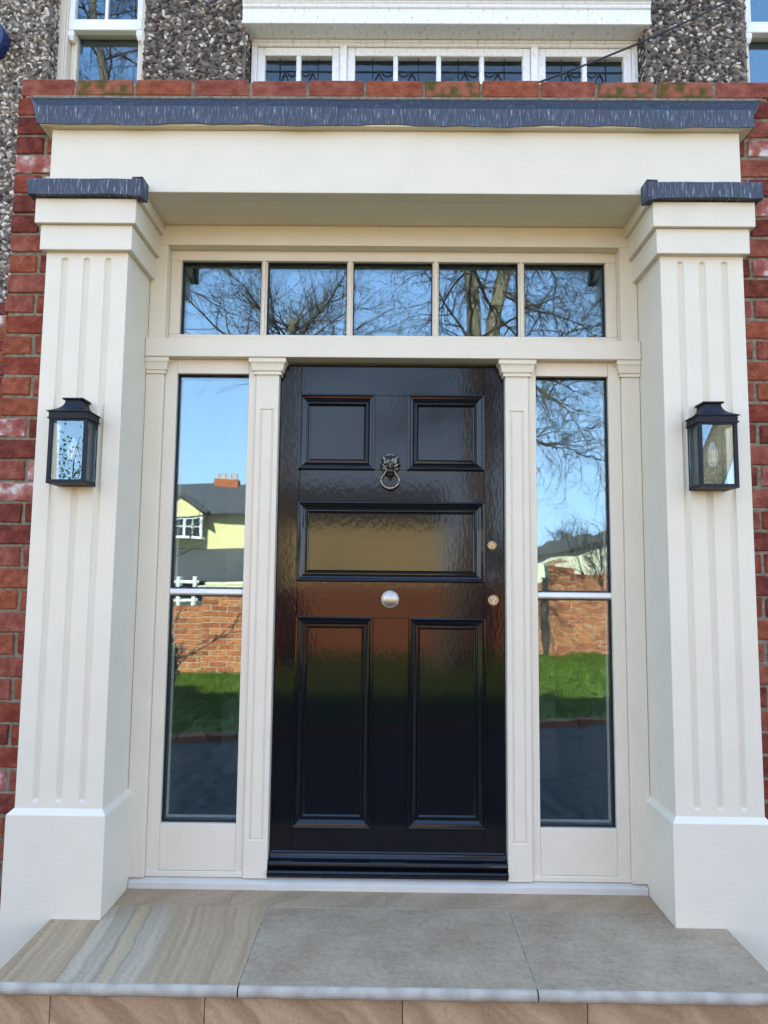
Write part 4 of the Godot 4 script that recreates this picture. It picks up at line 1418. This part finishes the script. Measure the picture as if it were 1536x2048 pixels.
# ---------------------------------------------------------------- lanterns
func lanterns():
	var first := thing("wall_lantern", "black wall lantern on the column beside the banded slab side", "lantern", Vector3(-1.068, 1.393, 0.2192), "black lanterns on the columns")
	first.set_meta("label", "black wall lantern mirroring an evergreen bush")
	var hw := 0.0635
	var d := 0.0915
	var add := func(called: String, b: MB, m: Material) -> MeshInstance3D:
		var mi := MeshInstance3D.new()
		mi.name = called
		mi.mesh = b.mesh()
		mi.material_override = m
		first.add_child(mi, true)
		return mi
	var base := MB.new()
	base.loft([[0.0, -hw, hw, 0.0, d], [0.0125, -hw, hw, 0.0, d]])
	add.call("base_tray", base, M.lantern_black)
	var bp := MB.new()
	bp.sbox(-hw + 0.001, hw - 0.001, 0.0126, 0.2165, 0.0, 0.002)
	add.call("back_plate", bp, M.lantern_black)
	var pw := 0.0118
	for sx in [-1.0, 1.0]:
		for z in [[0.0021, 0.009], [d - pw, d]]:
			var p := MB.new()
			p.box(minf(sx * hw, sx * (hw - pw)), maxf(sx * hw, sx * (hw - pw)), 0.0126, 0.2165, z[0], z[1], 0.0006)
			add.call("post", p, M.lantern_black)
	var top := MB.new()
	top.loft([[0.2095, -hw - 0.0002, hw + 0.0002, 0.0, d + 0.0002], [0.2155, -hw - 0.0002, hw + 0.0002, 0.0, d + 0.0002], [0.2157, -hw - 0.005, hw + 0.005, 0.0, d + 0.005], [0.2195, -hw - 0.005, hw + 0.005, 0.0, d + 0.005], [0.2197, -hw - 0.0015, hw + 0.0015, 0.0, d + 0.0015], [0.2385, -hw - 0.0015, hw + 0.0015, 0.0, d + 0.0015]])
	add.call("top_band", top, M.lantern_black)
	var roof := MB.new()
	var rr := [[0.2386, hw + 0.008, d + 0.008], [0.2405, hw + 0.0075, d + 0.0075], [0.2445, 0.061, 0.0915], [0.2485, 0.0525, 0.0835], [0.2525, 0.0458, 0.077], [0.257, 0.04, 0.0715], [0.262, 0.0354, 0.0672], [0.2675, 0.0316, 0.064], [0.2735, 0.0288, 0.0618], [0.2795, 0.0274, 0.0608], [0.2835, 0.0272, 0.0606], [0.2865, 0.0345, 0.0665], [0.2885, 0.0352, 0.0672], [0.292, 0.034, 0.066]]
	var rings := []
	for q in rr: rings.append([q[0], -q[1], q[1], 0.0, q[2]])
	roof.loft(rings)
	add.call("roof", roof, M.lantern_black)
	for q in [[-hw + pw, hw - pw, d - 0.005, "f"], [-hw + 0.003, 0, 0, "s"], [hw - 0.003, 0, 0, "s"]]:
		var g := MB.new()
		if q[3] == "f": g.sbox(q[0], q[1], 0.0126, 0.2094, q[2] - 0.002, q[2])
		else: g.sbox(q[0] - 0.001, q[0] + 0.001, 0.0126, 0.2094, 0.0092, d - pw - 0.0002)
		add.call("pane", g, M.pane_thin)
	# candle bulb on a holder
	var ho := MB.new()
	ho.tube([Vector3(0, 0.0126, 0.045), Vector3(0, 0.075, 0.045)], [0.011, 0.011], 16)
	add.call("lamp_holder", ho, M.lantern_black)
	var bu := MB.new()
	var pth := []
	var rad := []
	for q in [[0.076, 0.0085], [0.088, 0.0135], [0.1, 0.0165], [0.112, 0.0172], [0.126, 0.0155], [0.14, 0.011], [0.152, 0.006], [0.16, 0.001]]:
		pth.append(Vector3(0, q[0], 0.045)); rad.append(q[1])
	bu.tube(pth, rad, 16)
	add.call("bulb", bu, M.bulb)
	var fi := MB.new()
	for k in 4:
		var a := TAU * k / 4 + 0.4
		fi.tube([Vector3(cos(a) * 0.0065, 0.092, 0.045 + sin(a) * 0.0065), Vector3(cos(a) * 0.005, 0.132, 0.045 + sin(a) * 0.005)], [0.0011, 0.0011], 6)
	add.call("filament", fi, M.filament)
	var second := first.duplicate()
	second.name = numbered("wall_lantern")
	add_child(second)
	second.position = Vector3(1.0685, 1.398, 0.2192)
	second.set_meta("label", "black wall lantern mirroring a leaning tree trunk")


# ---------------------------------------------------------------- cable and wall fitting
func small_things():
	var c := thing("overhead_cable", "thin black cable slanting across the pebbledash above the coping", "cable", Vector3(0.66, 3.87, -1.22))
	var path := []
	var rad := []
	for i in 25:
		var q := i / 24.0
		path.append(Vector3(lerpf(0.66, 2.4, q), lerpf(3.87, 4.665, q) - 0.05 * sin(q * PI) + 0.03 * q, -1.22 + 0.02 * q))
		rad.append(0.0058)
	var m := MB.new()
	m.tube(path, rad, 8)
	part(c, "sheath", m, M.cable)
	var a := thing("wall_bell_box", "dark blue rounded box fixed to the pale pebbledash", "alarm box", Vector3(-2.53, 4.28, ZH))
	var b := MB.new()
	b.lathe([[0.128, 0.0], [0.128, 0.05], [0.122, 0.07], [0.105, 0.082], [0.0, 0.085]], Vector3(-2.53, 4.4, ZH + 0.012), 40)
	part(a, "cover", b, M.navy)


# ---------------------------------------------------------------- what the glass mirrors: garden, walls, trees and houses across the road
func garden():
	garden_walls()
	far_houses()
	# trees: [name label base ...]
	var big := thing("bare_tree", "twin-stemmed bare tree on the lawn mirrored in the fanlight", "tree", Vector3(0.75, YG, 7.7))
	rng.seed = 21
	tree(big, [[Vector3(0.7, YG, 7.7), Vector3(1.05, 1.0, 7.7), Vector3(1.24, 2.2, 7.72), Vector3(1.24, 4.7, 7.7), Vector3(1.18, 5.8, 7.65), Vector3(1.0, 8.0, 7.6), Vector3(0.9, 10.5, 7.6)], [Vector3(0.82, YG, 7.85), Vector3(1.25, 1.2, 7.9), Vector3(1.42, 2.4, 7.9), Vector3(1.52, 4.7, 7.9), Vector3(1.72, 5.8, 7.9), Vector3(2.3, 8.0, 8.0), Vector3(2.7, 10.5, 8.1)]], [0.19, 0.17, 0.14, 0.11, 0.1, 0.07, 0.03], 3.1, 30, 2.9, -0.25, Vector3(0.5, 0, 0))
	var left := thing("bare_tree", "pollarded bare tree with a fan of twigs left of the lawn tree", "tree", Vector3(-2.1, YG, 11.4))
	rng.seed = 22
	tree(left, [[Vector3(-2.2, YG, 11.4), Vector3(-2.1, 3.0, 11.4), Vector3(-2.08, 5.9, 11.4), Vector3(-2.0, 6.4, 11.4)]], [0.2, 0.17, 0.15, 0.1], 5.0, 22, 3.4, 0.15, Vector3.ZERO)
	var tall := thing("bare_tree", "tall pale-limbed bare tree mirrored in the upper sash window", "tree", Vector3(-6.3, YG, 10.8))
	rng.seed = 23
	tree(tall, [[Vector3(-6.3, YG, 10.8), Vector3(-6.4, 4.0, 10.8), Vector3(-6.6, 8.0, 10.6), Vector3(-6.9, 12.0, 10.4), Vector3(-7.6, 16.0, 10.2)], [Vector3(-6.5, 6.0, 10.7), Vector3(-6.0, 9.0, 10.3), Vector3(-5.7, 13.0, 10.0), Vector3(-5.3, 17.0, 9.8)]], [0.3, 0.26, 0.2, 0.14, 0.05], 7.0, 30, 3.6, 0.1, Vector3.ZERO)
	var lean := thing("bare_tree", "leaning rough-barked tree mirrored in a lantern", "tree", Vector3(3.35, YG, 6.1))
	rng.seed = 24
	tree(lean, [[Vector3(3.3, YG, 6.1), Vector3(3.4, 1.4, 6.1), Vector3(3.62, 2.3, 6.1), Vector3(3.92, 3.0, 6.1), Vector3(4.3, 4.6, 6.3), Vector3(4.5, 7.0, 6.6), Vector3(4.4, 9.5, 7.0)]], [0.24, 0.2, 0.17, 0.16, 0.13, 0.09, 0.03], 3.4, 26, 3.0, -0.1, Vector3(-0.3, 0, 0.2))
	rng.seed = 25
	var far_spots := [[5.6, 31.0, 4.2], [9.0, 33.0, 5.0], [-12.5, 38.0, 7.0]]
	for i in 3:
		var q: Array = far_spots[i]
		var f := thing("bare_tree", ["rounded bare tree behind the pale bungalow", "taller bare tree behind the pale bungalow gable", "bare tree behind the ridge of the cream house"][i], "tree", Vector3(q[0], YG, q[1]), "bare trees beyond the houses")
		tree(f, [[Vector3(q[0], YG, q[1]), Vector3(q[0] + 0.1, q[2] * 0.4, q[1]), Vector3(q[0], q[2] * 0.7, q[1])]], [0.2, 0.17, 0.12], q[2] * 0.25, 26, q[2] * 0.42, 0.2, Vector3.ZERO, 0.6)
	rng.seed = 26
	shrub("bare_shrub", "leafless twiggy shrub growing behind the tall garden wall", Vector3(4.3, YG, 10.9), 2.4, false)
	shrub("evergreen_bush", "glossy evergreen bush beside the low garden wall", Vector3(-4.1, YG, 6.3), 2.75, true)
	shrub("evergreen_bush", "small evergreen bush in the lawn corner by the path", Vector3(-2.5, YG, 4.9), 0.62, true)


func tree(t: Node3D, stems: Array, radii: Array, first: float, count: int, reach: float, lift: float, bias: Vector3, thick := 1.0):
	var trunk := MB.new()
	var crown := MB.new()
	for st in stems:
		# smooth the stem
		var cv := Curve3D.new()
		for i in st.size():
			var tan: Vector3 = (st[mini(i + 1, st.size() - 1)] - st[maxi(i - 1, 0)]) / 6.0
			cv.add_point(st[i], -tan, tan)
		var path := []
		var rr := []
		var n := 28
		for i in n + 1:
			var q := float(i) / n
			path.append(cv.sample_baked(cv.get_baked_length() * q))
			var k := q * (radii.size() - 1)
			rr.append(lerpf(radii[int(k)], radii[mini(int(k) + 1, radii.size() - 1)], k - int(k)))
		trunk.tube(path, rr, 12)
		var top: float = path[-1].y
		for i in count:
			var q := float(i) / count
			var y := lerpf(first, top, pow(q, 0.9))
			var at := 0
			while at < n - 1 and path[at].y < y: at += 1
			var p: Vector3 = path[at]
			var a := i * 2.4 + rng.randf_range(-0.5, 0.5)
			var d := (Vector3(cos(a), lift + rng.randf_range(0.0, 0.7), sin(a)) + bias).normalized()
			var len := reach * rng.randf_range(0.65, 1.1) * lerpf(1.0, 0.45, q)
			branch(crown, p, d, len, minf(rr[at] * 0.4, 0.008 + 0.008 * len) * thick, 0, lift)
	part(t, "trunk", trunk, M.bark)
	part(t, "crown", crown, M.twig)


func branch(m: MB, p: Vector3, d: Vector3, len: float, r: float, depth: int, lift: float):
	var n: int = [9, 5, 4, 3][depth]
	var path := [p]
	var rad := [r]
	var dd := d
	var bend: float = [0.2, 0.26, 0.3, 0.3][depth]
	for i in n:
		var q := float(i + 1) / n
		dd = (dd + Vector3(rng.randf_range(-1, 1), rng.randf_range(-1, 1) + lift * 0.55, rng.randf_range(-1, 1)) * bend).normalized()
		p += dd * len / n
		path.append(p)
		rad.append(maxf(r * (1.0 - 0.8 * q), 0.0026))
		if depth < 3:
			var kids := 1
			if depth == 0: kids = 2
			elif depth == 2 and rng.randf() < 0.55: kids = 0
			if depth == 0 and i == 0: kids = 0
			for k in kids:
				var side := dd.cross(Vector3(rng.randf_range(-1, 1), rng.randf_range(-1, 1), rng.randf_range(-1, 1))).normalized()
				var cd := (dd * rng.randf_range(0.5, 1.0) + side * rng.randf_range(0.6, 1.1) + Vector3(0, lift * 0.4, 0)).normalized()
				branch(m, p, cd, len * rng.randf_range(0.28, 0.5), maxf(rad[-1] * 0.6, 0.0028), depth + 1, lift)
	m.tube(path, rad, [6, 4, 3, 3][depth], false)


func shrub(called: String, label: String, at: Vector3, h: float, leafy: bool):
	var t := thing(called, label, "bush" if leafy else "shrub", at)
	var st := MB.new()
	var tips := []
	for i in 26:
		var a := i * 2.4
		var p := at + Vector3(cos(a), 0, sin(a)) * 0.06
		var d := Vector3(cos(a) * 0.33, 1.0, sin(a) * 0.33).normalized()
		var path := [p]
		var rad := [0.018]
		var n := 7
		for k in n:
			d = (d + Vector3(rng.randf_range(-1, 1), rng.randf_range(-0.3, 0.6), rng.randf_range(-1, 1)) * 0.22).normalized()
			p += d * h / n * rng.randf_range(0.75, 1.05)
			path.append(p)
			rad.append(0.018 * (1.0 - 0.8 * (k + 1.0) / n))
			if k > 0:
				for e in 3:
					var b := (d + Vector3(rng.randf_range(-1, 1), rng.randf_range(-0.3, 0.8), rng.randf_range(-1, 1)) * 0.9).normalized()
					var tip := p + b * h * rng.randf_range(0.1, 0.22)
					st.tube([p, (p + tip) / 2 + Vector3(rng.randf_range(-1, 1), 0.5, rng.randf_range(-1, 1)) * 0.02 * h, tip], [0.007, 0.005, 0.003], 3, false)
					tips.append(tip)
		st.tube(path, rad, 5, false)
	part(t, "stems", st, M.twig)
	if leafy:
		var lf := MB.new()
		for tip in tips:
			for k in 16:
				if Vector2(tip.x - at.x, tip.z - at.z).length() > 0.36 * h: continue
				var c: Vector3 = tip + Vector3(rng.randfn(), rng.randfn(), rng.randfn()) * 0.075 * h / 1.5
				var dir := Vector3(rng.randf_range(-1, 1), rng.randf_range(-0.4, 1), rng.randf_range(-1, 1)).normalized()
				var side := dir.cross(Vector3(rng.randf_range(-1, 1), 1, rng.randf_range(-1, 1))).normalized() * 0.017
				var l := dir * 0.055
				lf.quad(c - l * 0.5, c + side, c + l * 0.5, c - side)
		var leaves := part(t, "leaves", lf, M.leaf)
		leaves.set_meta("kind", "stuff")


func garden_walls():
	# [label, x0, x1, z, [[x0, x1, top], ...], window in which bricks are single]
	var bm := brick_meshes(0.215, 0.0645, 0.1, 5)
	var hm := brick_meshes(0.1, 0.0645, 0.1, 3)
	for q in [["low orange brick garden wall carrying white railings", 7.0, [[-9.0, -2.53, 0.72], [-2.53, -1.7, 0.96]], -3.2, -1.7], ["tall orange brick garden wall with a pier across the lawn", 10.1, [[-1.6, 2.72, 1.09], [2.84, 3.3, 1.4], [3.3, 9.0, 1.24]], 2.2, 4.2]]:
		var z: float = q[1]
		var segs: Array = q[2]
		var t := thing("garden_wall", q[0], "wall", Vector3((segs[0][0] + segs[-1][1]) / 2, YG, z))
		var core := MB.new()
		var rest := MB.new()
		for s in segs:
			var out: float = 0.06 if s[2] == 1.4 else 0.0
			core.sbox(s[0] + 0.001, s[1] - 0.001, YG, s[2] - 0.01, z, z + 0.22)
			if out > 0: core.sbox(s[0] + 0.001, s[1] - 0.001, YG, s[2] - 0.01, z - out, z - 0.0005)
			var rows := int((s[2] - YG) / 0.075)
			for k in rows:
				var y: float = s[2] - 0.0375 - 0.075 * k
				var x: float = s[0] + (0.1125 if k % 2 == 1 else 0.0)
				if k % 2 == 1: lay_rest(t, rest, hm, s[0] + 0.056, y, z - out - 0.006, 0.1, q)
				while x + 0.225 <= s[1] + 0.004:
					lay_rest(t, rest, bm, x + 0.1125, y, z - out - 0.006, 0.215, q)
					x += 0.225
				var gap: float = s[1] - x - 0.01
				if gap > 0.02: rest.box(x + 0.005, x + 0.005 + gap, y - 0.0325, y + 0.0325, z - out - 0.006, z - out + 0.02, 0.004)
		part(t, "mortar_core", core, M.garden_mortar)
		var r := part(t, "far_bricks", rest, M.garden_bricks[1])
		r.set_meta("kind", "stuff")
		if z < 8.0:
			var c := MB.new()
			c.box(-2.6, -1.64, 0.962, 1.0, z - 0.06, z + 0.28, 0.008)
			c.box(-2.5, -1.9, 1.002, 1.05, z - 0.02, z + 0.24, 0.012)
			part(t, "coping", c, M.pale_wall)
	# return between the two walls
	var rt := thing("garden_wall", "short brick return wall joining the low and tall garden walls", "wall", Vector3(-1.65, YG, 8.5))
	var rb := MB.new()
	rb.box(-1.699, -1.601, YG, 0.95, 7.23, 10.3, 0.01)
	part(rt, "wall", rb, M.garden_bricks[2])
	# white railings on the low wall
	var rl := thing("white_railings", "white painted railings on the low garden wall", "railings", Vector3(-4.5, 0.72, 7.1))
	for i in 2:
		var b := MB.new()
		b.box(-7.5, -2.62, [0.78, 1.03][i], [0.82, 1.07][i], 7.07, 7.11, 0.004)
		part(rl, "rail", b, M.white_gloss)
	for i in 24:
		var x := -7.4 + i * 0.205
		var b := MB.new()
		b.box(x, x + 0.045, 0.722, 1.12, 7.03, 7.065, 0.004)
		part(rl, "picket", b, M.white_gloss)
	var po := thing("garden_post", "dark timber post in the gap of the tall garden wall", "post", Vector3(2.78, YG, 10.1))
	var pb := MB.new()
	pb.box(2.73, 2.83, YG, 1.16, 10.06, 10.16, 0.01)
	pb.box(2.722, 2.838, 1.161, 1.185, 10.052, 10.168, 0.006)
	part(po, "post", pb, M.twig)


func lay_rest(t: Node3D, rest: MB, meshes: Array, x: float, y: float, z: float, w: float, q: Array):
	if x > q[3] and x < q[4]:
		var b := MeshInstance3D.new()
		b.name = "brick"
		b.mesh = meshes[rng.randi() % meshes.size()]
		b.material_override = M.garden_bricks[rng.randi() % 4]
		b.position = Vector3(x, y, z) - t.position
		b.rotation = Vector3(rng.randf_range(-0.01, 0.01), PI + rng.randf_range(-0.01, 0.01), 0)
		t.add_child(b, true)
	else:
		rest.box(x - w / 2, x + w / 2, y - 0.0325, y + 0.0325, z, z + 0.03, 0.004)


func far_houses():
	# cream house with two small gables
	var t := thing("cream_house", "sunlit cream house with grey slate roof and twin gables", "house", Vector3(-9, YG, 31))
	var w := MB.new()
	w.sbox(-16, 2.4, YG, 3.9, 29.0, 35.0)
	part(t, "wall", w, M.cream_wall)
	var slope := func(b: MB, x0: float, x1: float, ya: float, za: float, yb: float, zb: float, th: float):
		b.quad(Vector3(x1, ya, za), Vector3(x0, ya, za), Vector3(x0, yb, zb), Vector3(x1, yb, zb))
		b.quad(Vector3(x0, ya - th, za), Vector3(x1, ya - th, za), Vector3(x1, yb - th, zb), Vector3(x0, yb - th, zb))
		b.quad(Vector3(x0, ya - th, za), Vector3(x0, ya, za), Vector3(x1, ya, za), Vector3(x1, ya - th, za))
		b.quad(Vector3(x0, ya - th, za), Vector3(x0, yb - th, zb), Vector3(x0, yb, zb), Vector3(x0, ya, za))
		b.quad(Vector3(x1, ya - th, za), Vector3(x1, ya, za), Vector3(x1, yb, zb), Vector3(x1, yb - th, zb))
	var r := MB.new()
	slope.call(r, -16.3, 2.7, 4.0, 28.6, 5.75, 32.0, 0.12)
	slope.call(r, -16.3, 2.7, 4.0, 35.4, 5.75, 32.0, 0.12)
	var roof := part(t, "roof", r, M.slate)
	var ch := MB.new()
	ch.box(-8.6, -7.4, 5.3, 5.95, 31.7, 32.3, 0.02)
	part(roof, "chimney", ch, M.garden_bricks[0])
	for i in 4:
		var p := MB.new()
		var pth := [Vector3(-8.4 + i * 0.28, 5.95, 32.0), Vector3(-8.4 + i * 0.28, 6.2, 32.0), Vector3(-8.4 + i * 0.28, 6.25, 32.0)]
		p.tube(pth, [0.1, 0.08, 0.1], 10)
		part(roof, "chimney_pot", p, M.terracotta)
	# gables over the bay
	for i in 2:
		var gx: float = [-11.0, -9.2][i]
		var g := MB.new()
		g.tri(Vector3(gx + 1.0, 4.05, 28.3), Vector3(gx - 1.0, 4.05, 28.3), Vector3(gx, 4.72, 28.3))
		g.quad(Vector3(gx - 1.0, 3.85, 28.3), Vector3(gx - 1.0, 4.05, 28.3), Vector3(gx + 1.0, 4.05, 28.3), Vector3(gx + 1.0, 3.85, 28.3))
		part(t, "gable", g, M.cream_wall)
		for s in [-1.0, 1.0]:
			var b := MB.new()
			var a := Vector3(gx, 4.86, 28.12)
			var e := Vector3(gx + s * 1.25, 4.0, 28.12)
			var bk := Vector3(0, 0, 2.2)
			var up := Vector3(0, -0.13, 0)
			if s > 0: b.quad(a, a + bk, e + bk, e)
			else: b.quad(e, e + bk, a + bk, a)
			if s > 0: b.quad(e, e + up, a + up, a)
			else: b.quad(a, a + up, e + up, e)
			b.quad(a + up, e + up, e + up + bk, a + up + bk)
			part(t, "gable_roof", b, M.slate)
	# bay window
	var wd := group_part(t, "bay_window")
	var fr := MB.new()
	fr.box(-10.6, -8.2, 2.85, 2.95, 28.4, 28.99, 0.01)
	fr.box(-10.6, -8.2, 3.72, 3.84, 28.4, 28.99, 0.01)
	for x in [-10.6, -9.85, -9.05, -8.3]: fr.box(x, x + 0.1, 2.95, 3.72, 28.4, 28.5, 0.01)
	for x in [-10.2, -9.45, -8.65]: fr.box(x, x + 0.04, 2.95, 3.72, 28.42, 28.47, 0.005)
	fr.box(-10.5, -8.3, 3.32, 3.36, 28.41, 28.46, 0.005)
	part(wd, "frame", fr, M.white_gloss)
	var gl := MB.new()
	gl.sbox(-10.55, -8.25, 2.95, 3.72, 28.5, 28.52)
	part(wd, "pane", gl, M.dark_glass)
	var lr := MB.new()
	slope.call(lr, -16.5, -5.6, 1.15, 26.2, 2.45, 28.98, 0.14)
	part(t, "lower_roof", lr, M.slate)
	var lw := MB.new()
	lw.sbox(-16.0, -5.9, YG, 1.3, 27.2, 28.9)
	part(t, "lower_wall", lw, M.slate)
	# pale bungalow with a rising verge
	var u := thing("pale_bungalow", "pale rendered bungalow gable behind the tall garden wall", "house", Vector3(8, YG, 24))
	var bw := MB.new()
	var pts := [Vector2(4.6, YG), Vector2(13.0, YG), Vector2(13.0, 1.9), Vector2(9.0, 2.85), Vector2(4.6, 1.9)]
	for i in 5:
		var a: Vector2 = pts[i]
		var b: Vector2 = pts[(i + 1) % 5]
		bw.quad(Vector3(a.x, a.y, 22.0), Vector3(b.x, b.y, 22.0), Vector3(b.x, b.y, 28.0), Vector3(a.x, a.y, 28.0))
	for i in [1, 2, 3]:
		bw.tri(Vector3(pts[0].x, pts[0].y, 22), Vector3(pts[i + 1].x, pts[i + 1].y, 22), Vector3(pts[i].x, pts[i].y, 22))
	part(u, "wall", bw, M.pale_wall)
	for s in [-1.0, 1.0]:
		var b := MB.new()
		var a := Vector3(9.0, 3.3, 21.7)
		var e := Vector3(9.0 + s * 5.2, 2.08, 21.7)
		var bk := Vector3(0, 0, 7.0)
		var up := Vector3(0, -0.4, 0)
		if s > 0:
			b.quad(a, a + bk, e + bk, e)
			b.quad(e, e + up, a + up, a)
			b.quad(e + up, e, e + bk, e + bk + up)
		else:
			b.quad(e, e + bk, a + bk, a)
			b.quad(a, a + up, e + up, e)
			b.quad(e, e + up, e + bk + up, e + bk)
		b.quad(a + up, e + up, e + up + bk, a + up + bk)
		part(u, "roof", b, M.slate)
